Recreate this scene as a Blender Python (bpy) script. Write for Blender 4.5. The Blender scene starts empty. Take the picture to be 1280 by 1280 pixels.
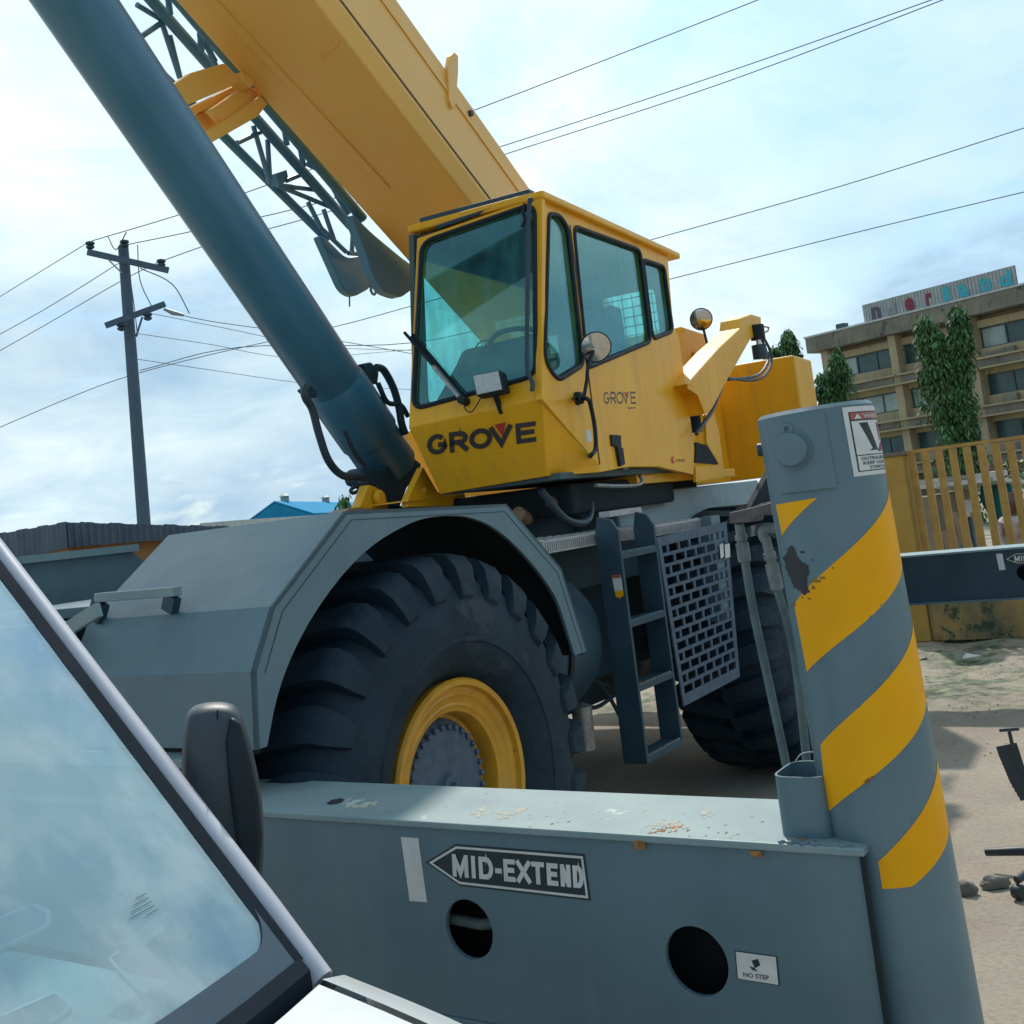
import bpy, bmesh, math, random
from mathutils import Vector as V, Matrix, geometry
random.seed(7)
sc = bpy.context.scene
COL = sc.collection
# ------------------------------------------------------------------ camera
F = 1400.0; PITCH = math.radians(6.0); ROLL = math.radians(6.85); CX, CY = 640.0, 497.0
EYE = V((0, 0, 1.75))
FW = V((0, math.cos(PITCH), math.sin(PITCH)))
R0 = V((1, 0, 0)); U0 = R0.cross(FW)
RT = math.cos(ROLL) * R0 - math.sin(ROLL) * U0
UP = math.sin(ROLL) * R0 + math.cos(ROLL) * U0
cam_d = bpy.data.cameras.new('camera'); cam = bpy.data.objects.new('camera', cam_d); COL.objects.link(cam)
cam.matrix_world = Matrix(((RT.x, UP.x, -FW.x, EYE.x), (RT.y, UP.y, -FW.y, EYE.y), (RT.z, UP.z, -FW.z, EYE.z), (0, 0, 0, 1)))
cam_d.sensor_width = 36; cam_d.lens = 36 * F / 1280; cam_d.shift_y = -(640 - CY) / 1280; cam_d.shift_x = 0
cam_d.clip_start = 0.05; cam_d.clip_end = 3000
sc.camera = cam
# ------------------------------------------------------------------ light
sc.view_settings.view_transform = 'Standard'; sc.view_settings.look = 'None'
sc.view_settings.gamma = 1; sc.view_settings.exposure = 0.35
SUN_AZ = math.radians(-1.6); SUN_EL = math.radians(49.6)          # azimuth clockwise from +Y
world = bpy.data.worlds.new('World'); sc.world = world; world.use_nodes = True
nt = world.node_tree; N = nt.nodes; L = nt.links; N.clear()
out = N.new('ShaderNodeOutputWorld'); bg = N.new('ShaderNodeBackground'); bg.inputs['Strength'].default_value = 0.1
sky = N.new('ShaderNodeTexSky'); sky.sky_type = 'NISHITA'; sky.sun_disc = False
sky.sun_elevation = SUN_EL; sky.sun_rotation = SUN_AZ; sky.air_density = 1.0; sky.dust_density = 0.6
tc = N.new('ShaderNodeTexCoord'); sep = N.new('ShaderNodeSeparateXYZ'); L.new(tc.outputs['Generated'], sep.inputs[0])
mz = N.new('ShaderNodeMath'); mz.operation = 'MAXIMUM'; mz.inputs[1].default_value = 0.0; L.new(sep.outputs['Z'], mz.inputs[0])
ma = N.new('ShaderNodeMath'); ma.operation = 'ADD'; ma.inputs[1].default_value = 0.32; L.new(mz.outputs[0], ma.inputs[0])
dx = N.new('ShaderNodeMath'); dx.operation = 'DIVIDE'; L.new(sep.outputs['X'], dx.inputs[0]); L.new(ma.outputs[0], dx.inputs[1])
dy = N.new('ShaderNodeMath'); dy.operation = 'DIVIDE'; L.new(sep.outputs['Y'], dy.inputs[0]); L.new(ma.outputs[0], dy.inputs[1])
cmb = N.new('ShaderNodeCombineXYZ'); L.new(dx.outputs[0], cmb.inputs[0]); L.new(dy.outputs[0], cmb.inputs[1])
def wnoise(scale, detail, rough, off, dist=0.0):
    mp = N.new('ShaderNodeMapping'); mp.inputs['Location'].default_value = off; L.new(cmb.outputs[0], mp.inputs[0])
    n = N.new('ShaderNodeTexNoise'); n.inputs['Scale'].default_value = scale; n.inputs['Detail'].default_value = detail
    n.inputs['Roughness'].default_value = rough; n.inputs['Distortion'].default_value = dist; L.new(mp.outputs[0], n.inputs['Vector']); return n
def wramp(src, stops):
    r = N.new('ShaderNodeValToRGB'); e = r.color_ramp.elements
    while len(e) < len(stops): e.new(0.5)
    for i, (p, c) in enumerate(stops): e[i].position = p; e[i].color = (c[0], c[1], c[2], 1)
    L.new(src, r.inputs[0]); return r
n1 = wnoise(0.95, 5, 0.5, (3.1, 0.7, 0)); n2 = wnoise(3.6, 8, 0.62, (0.3, 5.2, 1), 0.4)
tone = wramp(n1.outputs['Fac'], [(0.36, (4.5, 6.1, 7.4)), (0.5, (6.2, 7.8, 8.6)), (0.62, (8.6, 9.6, 9.9))])
fine = wramp(n2.outputs['Fac'], [(0.33, (0.79, 0.87, 0.94)), (0.63, (1.14, 1.10, 1.06))])
mul = N.new('ShaderNodeMixRGB'); mul.blend_type = 'MULTIPLY'; mul.inputs[0].default_value = 1
L.new(tone.outputs[0], mul.inputs[1]); L.new(fine.outputs[0], mul.inputs[2])
n3 = wnoise(2.4, 8, 0.6, (8.4, 2.2, 3), 0.4)
ay = N.new('ShaderNodeMath'); ay.operation = 'MULTIPLY_ADD'; ay.inputs[1].default_value = 0.085; L.new(sep.outputs['Y'], ay.inputs[0]); L.new(n3.outputs['Fac'], ay.inputs[2])
gap = wramp(ay.outputs[0], [(0.40, (0.25, 0.25, 0.25)), (0.54, (1, 1, 1))])
blue = N.new('ShaderNodeMixRGB'); blue.blend_type = 'ADD'; blue.inputs[0].default_value = 1; blue.inputs[2].default_value = (-0.4, 1.2, 2.0, 1)
L.new(sky.outputs[0], blue.inputs[1])
mix = N.new('ShaderNodeMixRGB'); pdn_ = N.new('ShaderNodeVectorMath'); pdn_.operation = 'DOT_PRODUCT'; L.new(tc.outputs['Generated'], pdn_.inputs[0]); _r = (FW * F + RT * (1100 - CX) - UP * (85 - CY)).normalized(); pdn_.inputs[1].default_value = tuple(_r)
pa = N.new('ShaderNodeMath'); pa.operation = 'MULTIPLY_ADD'; pa.inputs[1].default_value = 0.10; L.new(n2.outputs['Fac'], pa.inputs[0]); L.new(pdn_.outputs['Value'], pa.inputs[2])
pm_ = N.new('ShaderNodeMapRange'); pm_.inputs[1].default_value = 1.020; pm_.inputs[2].default_value = 1.058; pm_.inputs[3].default_value = 1.0; pm_.inputs[4].default_value = 0.25; L.new(pa.outputs[0], pm_.inputs[0])
gp_ = N.new('ShaderNodeMath'); gp_.operation = 'MULTIPLY'; L.new(gap.outputs[0], gp_.inputs[0]); L.new(pm_.outputs[0], gp_.inputs[1]); L.new(gp_.outputs[0], mix.inputs[0]); L.new(blue.outputs[0], mix.inputs[1]); L.new(mul.outputs[0], mix.inputs[2])
sd = N.new('ShaderNodeVectorMath'); sd.operation = 'DOT_PRODUCT'; L.new(tc.outputs['Generated'], sd.inputs[0])
sd.inputs[1].default_value = (math.sin(SUN_AZ) * math.cos(SUN_EL), math.cos(SUN_AZ) * math.cos(SUN_EL), math.sin(SUN_EL))
sm = N.new('ShaderNodeMapRange'); sm.inputs[1].default_value = -1; sm.inputs[2].default_value = 1; L.new(sd.outputs['Value'], sm.inputs[0])
glow = wramp(sm.outputs[0], [(0.0, (.58, .58, .60)), (0.5, (.80, .80, .81)), (0.76, (.82, .83, .85)), (0.88, (.92, .92, .92)), (0.97, (1.3, 1.25, 1.2)), (1.0, (1.7, 1.6, 1.5))])
gm_ = N.new('ShaderNodeMixRGB'); gm_.blend_type = 'MULTIPLY'; gm_.inputs[0].default_value = 1; L.new(mix.outputs[0], gm_.inputs[1]); L.new(glow.outputs[0], gm_.inputs[2])
L.new(gm_.outputs[0], bg.inputs['Color']); L.new(bg.outputs[0], out.inputs[0])
sun_d = bpy.data.lights.new('sun', 'SUN'); sun_d.energy = 2.6; sun_d.angle = math.radians(1.2); sun_d.color = (1, 0.95, 0.87)
sun = bpy.data.objects.new('sun', sun_d); COL.objects.link(sun)
sdir = V((math.sin(SUN_AZ) * math.cos(SUN_EL), math.cos(SUN_AZ) * math.cos(SUN_EL), math.sin(SUN_EL)))
sun.rotation_euler = sdir.to_track_quat('Z', 'Y').to_euler(); sun.location = (0, 0, 30)

# ------------------------------------------------------------------ frames
class Frame:
    """A ground-plane frame: origin o, horizontal axes a (along) and b (across), z up."""
    def __init__(s, o, az, flip=1):
        s.o = V((o[0], o[1], 0)); s.a = V((math.sin(az), math.cos(az), 0)); s.b = V((-math.cos(az), math.sin(az), 0)) * flip
    def w(s, a, b, z): return s.o + s.a * a + s.b * b + V((0, 0, z))
    def v(s, a, b, z): return s.a * a + s.b * b + V((0, 0, z))
    def at(s, x, y, ax, val):
        """local point where the sight line through a spot of the survey photo meets a plane of this frame"""
        r = FW * F + RT * (x - CX) - UP * (y - CY)
        n = {'a': s.a, 'b': s.b, 'z': V((0, 0, 1))}[ax]
        t = (val + (s.o.dot(n) if ax != 'z' else 0) - EYE.dot(n)) / r.dot(n)
        q = EYE + r * t - s.o
        return (q.dot(s.a), q.dot(s.b), q.z)
def sight(x, y, dist):
    r = FW * F + RT * (x - CX) - UP * (y - CY)
    return EYE + r * (dist / math.hypot(r.x, r.y))
OC = (-0.331, 4.059)                      # front wheel hub
AZC = math.radians(33.1)
CR = Frame(OC, AZC)                       # carrier: a = to the rear, b = away from the near side
SU = Frame(OC, AZC - math.radians(6))     # slewed superstructure
HUBZ = 0.826

# ------------------------------------------------------------------ materials
def mat(name, c1, c2=None, rough=0.5, metal=0.0, scale=6.0, spots=None, spot_amt=0.62, spot_scale=9.0, bump=0.0, bscale=60.0, coat=0.0, streak=None, spec=0.5):
    m = bpy.data.materials.new(name); m.use_nodes = True; t = m.node_tree; n = t.nodes; l = t.links
    p = n['Principled BSDF']; p.inputs['Roughness'].default_value = rough; p.inputs['Metallic'].default_value = metal
    p.inputs['Specular IOR Level'].default_value = spec
    if coat: p.inputs['Coat Weight'].default_value = coat; p.inputs['Coat Roughness'].default_value = 0.12
    g = n.new('ShaderNodeNewGeometry')
    def noise(sc_, det=5, r=0.6, vec=None):
        x = n.new('ShaderNodeTexNoise'); x.inputs['Scale'].default_value = sc_; x.inputs['Detail'].default_value = det; x.inputs['Roughness'].default_value = r
        l.new(vec or g.outputs['Position'], x.inputs['Vector']); return x
    c2 = c2 or tuple(k * 0.8 for k in c1)
    n1 = noise(scale); r1 = n.new('ShaderNodeValToRGB'); e = r1.color_ramp.elements
    e[0].position = 0.35; e[0].color = (*c2, 1); e[1].position = 0.65; e[1].color = (*c1, 1); l.new(n1.outputs['Fac'], r1.inputs[0])
    col = r1.outputs[0]
    if streak:
        mp = n.new('ShaderNodeMapping'); mp.inputs['Scale'].default_value = (14, 14, 0.7); l.new(g.outputs['Position'], mp.inputs[0])
        ns = noise(1.0, 5, 0.6, mp.outputs[0]); rs = n.new('ShaderNodeValToRGB'); e = rs.color_ramp.elements
        e[0].position = 0.5; e[0].color = (0, 0, 0, 1); e[1].position = 0.72; e[1].color = (streak[3],) * 3 + (1,); l.new(ns.outputs['Fac'], rs.inputs[0])
        mx = n.new('ShaderNodeMixRGB'); l.new(rs.outputs[0], mx.inputs[0]); l.new(col, mx.inputs[1]); mx.inputs[2].default_value = (*streak[:3], 1); col = mx.outputs[0]
    if spots:
        ns = noise(spot_scale, 8, 0.7); rs = n.new('ShaderNodeValToRGB'); e = rs.color_ramp.elements
        e[0].position = spot_amt; e[0].color = (0, 0, 0, 1); e[1].position = spot_amt + 0.05; e[1].color = (1, 1, 1, 1); l.new(ns.outputs['Fac'], rs.inputs[0])
        mx = n.new('ShaderNodeMixRGB'); l.new(rs.outputs[0], mx.inputs[0]); l.new(col, mx.inputs[1]); mx.inputs[2].default_value = (*spots, 1); col = mx.outputs[0]
    l.new(col, p.inputs['Base Color'])
    nr = noise(scale * 2.3, 6); mr = n.new('ShaderNodeMapRange'); mr.inputs[3].default_value = max(0.02, rough - 0.12); mr.inputs[4].default_value = min(1, rough + 0.15)
    l.new(nr.outputs['Fac'], mr.inputs[0]); l.new(mr.outputs[0], p.inputs['Roughness'])
    if bump:
        nb = noise(bscale, 6, 0.65); b = n.new('ShaderNodeBump'); b.inputs['Strength'].default_value = bump; b.inputs['Distance'].default_value = 0.02
        l.new(nb.outputs['Fac'], b.inputs['Height']); l.new(b.outputs[0], p.inputs['Normal'])
    return m
def glass_mat(name, tint, refl, rough=0.02, dirt=None, power=2.2, gcol=(.95, .98, 1)):
    m = bpy.data.materials.new(name); m.use_nodes = True; t = m.node_tree; n = t.nodes; l = t.links; n.clear()
    o = n.new('ShaderNodeOutputMaterial'); tr = n.new('ShaderNodeBsdfTransparent'); tr.inputs[0].default_value = (*tint, 1)
    gl = n.new('ShaderNodeBsdfGlossy'); gl.inputs['Roughness'].default_value = rough; gl.inputs[0].default_value = (*gcol, 1)
    lw = n.new('ShaderNodeLayerWeight'); lw.inputs[0].default_value = 0.5
    pw = n.new('ShaderNodeMath'); pw.operation = 'POWER'; pw.inputs[1].default_value = power; l.new(lw.outputs['Facing'], pw.inputs[0])
    mr = n.new('ShaderNodeMapRange'); mr.inputs[3].default_value = refl[0]; mr.inputs[4].default_value = refl[1]; l.new(pw.outputs[0], mr.inputs[0])
    ms = n.new('ShaderNodeMixShader'); l.new(mr.outputs[0], ms.inputs[0]); l.new(tr.outputs[0], ms.inputs[1]); l.new(gl.outputs[0], ms.inputs[2])
    last = ms
    if dirt:
        g = n.new('ShaderNodeNewGeometry'); nz = n.new('ShaderNodeTexNoise'); nz.inputs['Scale'].default_value = 7; nz.inputs['Detail'].default_value = 8; gmp = n.new('ShaderNodeMapping'); gmp.inputs['Scale'].default_value = (1.6, 1.6, .6); gmp.inputs['Rotation'].default_value = (.5, .3, 0); l.new(g.outputs['Position'], gmp.inputs[0]); l.new(gmp.outputs[0], nz.inputs['Vector'])
        m2 = n.new('ShaderNodeMapRange'); m2.inputs[1].default_value = 0.42; m2.inputs[2].default_value = 0.64; m2.inputs[3].default_value = dirt[3] * 0.15; m2.inputs[4].default_value = dirt[3]; l.new(nz.outputs['Fac'], m2.inputs[0])
        df = n.new('ShaderNodeBsdfDiffuse'); df.inputs[0].default_value = (*dirt[:3], 1)
        ms2 = n.new('ShaderNodeMixShader'); l.new(m2.outputs[0], ms2.inputs[0]); l.new(ms.outputs[0], ms2.inputs[1]); l.new(df.outputs[0], ms2.inputs[2]); last = ms2
    l.new(last.outputs[0], o.inputs[0]); return m
M = {}
M['yellow'] = mat('yellow_paint', (0.93, 0.455, 0.012), (0.85, 0.40, 0.010), 0.42, scale=2.5, coat=0.1, spec=0.35, spots=(0.45, 0.24, 0.05), spot_amt=0.74, streak=(0.45, 0.26, 0.07, 0.35))
M['boom'] = mat('hazed_boom_yellow', (0.92, 0.51, 0.11), (0.85, 0.46, 0.09), 0.45, scale=1.2, coat=0.2, streak=None)  # paler than the cab yellow: flare haze put into the paint colour
M['grey'] = mat('grey_blue_paint', (0.122, 0.20, 0.232), (0.094, 0.16, 0.19), 0.5, scale=2.2, coat=0.15, spots=(0.16, 0.23, 0.25), spot_amt=0.7, spot_scale=5, bump=0.16, bscale=6, streak=(0.15, 0.215, 0.23, 0.5))
M['grey_light'] = mat('worn_sunlit_grey_paint', (0.25, 0.335, 0.335), (0.195, 0.275, 0.285), 0.5, scale=5, spots=(0.52, 0.56, 0.52), spot_amt=0.64, spot_scale=7)  # paler copy of grey with sunlight painted in; pale spots are wear
M['grey_dark'] = mat('dark_grey_paint', (0.03, 0.07, 0.095), (0.02, 0.05, 0.07), 0.55, scale=4)
M['cyl'] = mat('hazed_cylinder_paint', (0.07, 0.21, 0.31), (0.055, 0.18, 0.27), 0.42, scale=2, coat=0.2)  # lighter and bluer: lens haze put into the paint colour
M['rust'] = mat('rust_patch', (0.42, 0.19, 0.06), (0.2, 0.08, 0.03), 0.9, scale=40)
M['chip'] = mat('pale_primer_patch', (0.45, 0.48, 0.43), (0.40, 0.36, 0.27), 0.8, scale=50)
M['black'] = mat('black_rubber', (0.012, 0.022, 0.03), None, 0.55, scale=9, spec=0.3)
M['hole'] = mat('dark_steel_and_shade', (0.012, 0.02, 0.024), None, 0.9)  # near-black for hollows, also the painted shade inside the fenders
M['tyre'] = mat('tyre_rubber', (0.02, 0.04, 0.055), (0.009, 0.022, 0.034), 0.7, scale=5, bump=0.25, bscale=30, spec=0.3, spots=(0.035, 0.05, 0.06), spot_amt=0.57, spot_scale=3)
M['rim'] = mat('rim_yellow_paint', (0.74, 0.36, 0.02), (0.6, 0.27, 0.015), 0.4, scale=9, coat=0.2, spots=(0.2, 0.1, 0.03), spot_amt=0.68)
M['hub'] = mat('hub_grey_paint', (0.085, 0.13, 0.18), (0.055, 0.09, 0.13), 0.55, scale=20)
M['hose'] = mat('black_hose', (0.03, 0.055, 0.075), None, 0.45)
M['hose_grey'] = mat('dusty_grey_hose', (0.16, 0.2, 0.19), (0.08, 0.12, 0.13), 0.8, scale=14, bump=0.3, bscale=90)
M['steel'] = mat('dull_steel', (0.42, 0.42, 0.4), (0.25, 0.26, 0.26), 0.4, metal=0.6, scale=30)
M['brownsteel'] = mat('brown_steel_bar', (0.17, 0.14, 0.14), (0.1, 0.08, 0.08), 0.7, scale=20)
M['chrome'] = mat('bright_metal', (0.7, 0.7, 0.7), None, 0.2, metal=0.9)
M['white'] = mat('white_decal', (0.7, 0.7, 0.66), (0.6, 0.6, 0.57), 0.5, scale=20)
M['print'] = mat('black_print', (0.025, 0.03, 0.035), None, 0.5)
M['navy'] = mat('dark_decal_ground', (0.02, 0.035, 0.045), None, 0.45)
M['letter'] = mat('brown_black_letter', (0.06, 0.05, 0.045), None, 0.5)
M['red'] = mat('red_print', (0.62, 0.04, 0.03), None, 0.5)
M['orange_red'] = mat('warning_orange_red', (0.5, 0.12, 0.07), (0.36, 0.1, 0.07), 0.5, scale=40)
M['stripe'] = mat('hazard_yellow', (0.95, 0.43, 0.0), (0.88, 0.37, 0.0), 0.45, scale=6, spec=0.25, spots=(0.5, 0.26, 0.02), spot_amt=0.72)
M['grate'] = mat('galvanised_tread_plate', (0.5, 0.48, 0.47), (0.36, 0.35, 0.35), 0.6, metal=0.2, scale=25)
M['cabglass'] = glass_mat('cab_glass', (0.66, 0.93, 0.91), (0.08, 0.38), dirt=(0.14, 0.42, 0.44, 0.12), gcol=(.55, .85, .9))
M['interior'] = mat('cab_interior_plastic', (0.075, 0.12, 0.125), None, 0.7)
M['seat'] = mat('seat_cloth', (0.06, 0.16, 0.2), None, 0.9)
M['teal'] = mat('teal_cloth', (0.01, 0.17, 0.19), None, 0.9)
M['vanglass'] = glass_mat('windscreen_glass', (0.5, 0.68, 0.74), (0.08, 0.8), dirt=(0.46, 0.54, 0.57, 0.5), power=1.6, gcol=(.66, .86, .95))
M['frit'] = mat('windscreen_frit', (0.04, 0.07, 0.1), None, 0.35, spec=.3)
M['vanwhite'] = mat('white_car_paint', (0.60, 0.63, 0.63), (0.55, 0.58, 0.59), 0.3, scale=3, coat=0.5)
M['pillar'] = mat('silver_grey_pillar_paint', (0.48, 0.48, 0.52), (0.42, 0.42, 0.46), 0.35, scale=10, coat=0.4)
M['mirror_shell'] = mat('dark_plastic', (0.045, 0.06, 0.07), (0.035, 0.05, 0.06), 0.45, bump=0.05, bscale=300)
M['dash'] = mat('pale_dashboard', (0.42, 0.48, 0.46), (0.36, 0.42, 0.41), 0.8, scale=60, bump=0.1, bscale=250)
M['dashline'] = mat('dashboard_trim', (0.5, 0.56, 0.54), None, 0.4)
M['mirrorglass'] = mat('mirror_glass', (0.6, 0.62, 0.6), None, 0.06, metal=1.0)
M['lamp'] = mat('lamp_lens', (0.55, 0.56, 0.53), (0.4, 0.42, 0.4), 0.15, scale=60)
M['wood'] = mat('hazed_pole_wood', (0.09, 0.14, 0.19), (0.065, 0.105, 0.15), 0.85, scale=20)  # blue-grey cast is haze put into the wood colour
M['wire'] = mat('hazed_cable_sheath', (0.09, 0.12, 0.14), None, 0.6)  # lightened grey: haze put into the cable colour
M['shedroof'] = mat('blue_grey_corrugated_sheet', (0.09, 0.13, 0.17), (0.06, 0.09, 0.13), 0.6, scale=3)
M['ochre'] = mat('ochre_wall', (0.36, 0.19, 0.07), (0.28, 0.14, 0.055), 0.9, scale=2, spots=(0.14, 0.09, 0.05), spot_amt=0.66)
M['blueroof'] = mat('bright_blue_sheet', (0.02, 0.26, 0.46), (0.015, 0.22, 0.40), 0.9, scale=1, spec=0.15)
M['whitesheet'] = mat('white_sheet', (0.6, 0.62, 0.58), (0.42, 0.43, 0.4), 0.8, scale=5)
M['wallyellow'] = mat('yellow_painted_concrete', (0.52, 0.33, 0.07), (0.42, 0.26, 0.06), 0.85, scale=3, spots=(0.16, 0.14, 0.07), spot_amt=0.66, spot_scale=4, bump=0.3, bscale=25)
M['plinth'] = mat('mossy_yellow_plinth', (0.42, 0.28, 0.1), (0.16, 0.14, 0.08), 0.9, scale=2.4, spots=(0.05, 0.075, 0.045), spot_amt=0.54, spot_scale=3, bump=0.4, bscale=20)
M['fence'] = mat('ochre_fence_paint', (0.5, 0.30, 0.08), (0.4, 0.23, 0.06), 0.6, scale=8, spots=(0.2, 0.12, 0.05), spot_amt=0.7)
M['conc'] = mat('stained_concrete', (0.27, 0.24, 0.18), (0.16, 0.145, 0.115), 0.95, scale=0.6, spots=(0.075, 0.075, 0.07), spot_amt=0.58, spot_scale=1.0, streak=(0.07, 0.07, 0.065, 0.8))
M['render'] = mat('ochre_render', (0.47, 0.37, 0.22), (0.37, 0.295, 0.175), 0.95, scale=0.5, spots=(0.14, 0.12, 0.09), spot_amt=0.62, spot_scale=0.9, streak=(0.18, 0.15, 0.11, 0.7))
M['winpale'] = mat('pale_window', (0.42, 0.5, 0.46), (0.28, 0.36, 0.34), 0.25, scale=1)
M['windark'] = mat('dark_window', (0.06, 0.115, 0.11), (0.04, 0.075, 0.075), 0.2, scale=1)
M['signrib'] = mat('sign_sheet', (0.42, 0.44, 0.42), (0.3, 0.31, 0.3), 0.7, scale=2)
M['signdark'] = mat('sign_groove', (0.13, 0.15, 0.15), None, 0.8)
M['cyan'] = mat('cyan_letter', (0.05, 0.42, 0.5), None, 0.6)
M['maroon'] = mat('maroon_letter', (0.28, 0.03, 0.06), None, 0.6)
M['darkletter'] = mat('dark_letter', (0.1, 0.09, 0.12), None, 0.6)
M['fade'] = mat('faded_letter', (0.3, 0.33, 0.33), None, 0.6)
M['leaf'] = mat('leaf_green', (0.075, 0.17, 0.055), (0.04, 0.11, 0.04), 0.6, scale=1.5)
M['leaf2'] = mat('leaf_light_green', (0.12, 0.22, 0.05), (0.06, 0.14, 0.04), 0.6, scale=1.5)
M['bark'] = mat('bark', (0.12, 0.09, 0.06), None, 0.9)
M['chair'] = mat('chair_plastic', (0.03, 0.042, 0.05), None, 0.5)
M['stone'] = mat('rock', (0.22, 0.2, 0.17), (0.13, 0.12, 0.1), 0.9, scale=9, bump=0.5)
M['olive'] = mat('olive_smear', (0.33, 0.2, 0.02), None, 0.7)
M['seal'] = mat('matt_seal_rubber', (0.012, 0.02, 0.03), None, 0.85, spec=0.1)
M['fitting'] = mat('dusty_pipe_fitting', (0.24, 0.25, 0.235), (0.13, 0.15, 0.15), 0.7, scale=30, bump=0.2)
M['litter'] = mat('paper_litter', (0.6, 0.6, 0.55), None, 0.9)
M['skin'] = mat('skin', (0.12, 0.065, 0.04), None, 0.6)
M['cloth_white'] = mat('pale_shirt', (0.5, 0.48, 0.45), (0.3, 0.2, 0.15), 0.9, scale=15)
M['cloth_jeans'] = mat('blue_jeans', (0.08, 0.13, 0.24), (0.2, 0.26, 0.38), 0.9, scale=18)
M['block'] = mat('sand_block', (0.34, 0.27, 0.2), (0.25, 0.2, 0.15), 0.95, scale=5)
M['timber'] = mat('timber_pole', (0.3, 0.21, 0.13), None, 0.85)
M['tan_rail'] = mat('tan_rail_paint', (0.4, 0.24, 0.13), None, 0.6)

# ------------------------------------------------------------------ object helpers
WL = {}
def empty(name, loc, label=None, cat=None, group=None):
    o = bpy.data.objects.new(name, None); o.location = loc; COL.objects.link(o); WL[o.name] = V(loc)
    o.empty_display_size = 0.2
    if label: tag(o, label, cat, group)
    return o
def tag(o, label=None, cat=None, group=None, kind=None):
    if label: o['label'] = label
    if cat: o['category'] = cat
    if group: o['group'] = group
    if kind: o['kind'] = kind
    return o
class MB:
    def __init__(s): s.v = []; s.f = []; s.m = []
    def add(s, vs, fs, mi=0):
        b = len(s.v); s.v += [V(p) for p in vs]; s.f += [tuple(b + i for i in f) for f in fs]; s.m += [mi] * len(fs); return s
    def quad(s, a, b, c, d, mi=0): return s.add([a, b, c, d], [(0, 1, 2, 3)], mi)
    def hexa(s, bot, top, mi=0):
        n = len(bot); fs = [tuple(reversed(range(n))), tuple(range(n, 2 * n))] + [(i, (i + 1) % n, n + (i + 1) % n, n + i) for i in range(n)]
        return s.add(list(bot) + list(top), fs, mi)
    def box(s, fr, a0, a1, b0, b1, z0, z1, mi=0):
        P = lambda z: [fr.w(a0, b0, z), fr.w(a1, b0, z), fr.w(a1, b1, z), fr.w(a0, b1, z)]
        return s.hexa(P(z0), P(z1), mi)
    def prism(s, pts, ext, mi=0): return s.hexa(pts, [V(p) + ext for p in pts], mi)
    def bar(s, p, q, w, h=None, upv=V((0, 0, 1)), mi=0):
        h = h or w; p = V(p); q = V(q); d = (q - p).normalized(); x = d.cross(upv)
        if x.length < 1e-4: x = d.cross(V((1, 0, 0)))
        x.normalize(); y = x.cross(d); c = [x * w / 2 + y * h / 2, -x * w / 2 + y * h / 2, -x * w / 2 - y * h / 2, x * w / 2 - y * h / 2]
        return s.hexa([p + k for k in c], [q + k for k in c], mi)
    def tube(s, pts, r, n=10, mi=0, cap=True):
        pts = [V(p) for p in pts]; k = len(pts); rr = r if isinstance(r, (list, tuple)) else [r] * k
        d = (pts[1] - pts[0]).normalized(); x = d.orthogonal().normalized(); vs = []
        for i, p in enumerate(pts):
            t = (pts[min(i + 1, k - 1)] - pts[max(i - 1, 0)]).normalized(); x = (x - t * x.dot(t)).normalized(); y = t.cross(x)
            vs += [p + (x * math.cos(2 * math.pi * j / n) + y * math.sin(2 * math.pi * j / n)) * rr[i] for j in range(n)]
        fs = [(i * n + j, i * n + (j + 1) % n, (i + 1) * n + (j + 1) % n, (i + 1) * n + j) for i in range(k - 1) for j in range(n)]
        if cap: fs += [tuple(reversed(range(n))), tuple(range((k - 1) * n, k * n))]
        return s.add(vs, fs, mi)
    def lathe(s, c, axis, prof, n=48, mi=0, x=None):
        """prof: (distance along axis, radius)"""
        axis = V(axis).normalized(); x = V(x) if x else axis.orthogonal().normalized(); y = axis.cross(x); vs = []
        for h, r in prof: vs += [V(c) + axis * h + (x * math.cos(2 * math.pi * j / n) + y * math.sin(2 * math.pi * j / n)) * r for j in range(n)]
        fs = [(i * n + j, i * n + (j + 1) % n, (i + 1) * n + (j + 1) % n, (i + 1) * n + j) for i in range(len(prof) - 1) for j in range(n)]
        return s.add(vs, fs, mi)
    def build(s, name, m, parent=None, smooth=False, bevel=0.0, auto=None, label=None, fix=True):
        c = sum(s.v, V()) / len(s.v); me = bpy.data.meshes.new(name)
        me.from_pydata([p - c for p in s.v], [], s.f)
        for k in (m if isinstance(m, (list, tuple)) else [m]): me.materials.append(M[k] if isinstance(k, str) else k)
        me.polygons.foreach_set('material_index', s.m)
        if fix:
            bm = bmesh.new(); bm.from_mesh(me); bmesh.ops.recalc_face_normals(bm, faces=bm.faces); bm.to_mesh(me); bm.free()
        o = bpy.data.objects.new(name, me); COL.objects.link(o); WL[o.name] = c
        if parent: o.parent = parent; o.location = c - WL[parent.name]
        else: o.location = c
        if smooth:
            me.polygons.foreach_set('use_smooth', [True] * len(me.polygons))
            me.set_sharp_from_angle(angle=math.radians(auto or 38))
        if bevel:
            b = o.modifiers.new('bevel', 'BEVEL'); b.width = bevel; b.segments = 2; b.limit_method = 'ANGLE'; b.angle_limit = math.radians(35)
        if label: o['label'] = label
        return o
def rounded(pts, r, n=4):
    """round the corners of a closed 3-D polygon"""
    out = []; k = len(pts); pts = [V(p) for p in pts]
    for i, p in enumerate(pts):
        ri = r[i] if isinstance(r, (list, tuple)) else r
        a = (pts[i - 1] - p); b = (pts[(i + 1) % k] - p); ra = min(ri, a.length * .45, b.length * .45); a = p + a.normalized() * ra; b = p + b.normalized() * ra
        for j in range(n + 1):
            t = j / n; out.append(a * (1 - t) ** 2 + p * 2 * t * (1 - t) + b * t * t)
    return out
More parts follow.
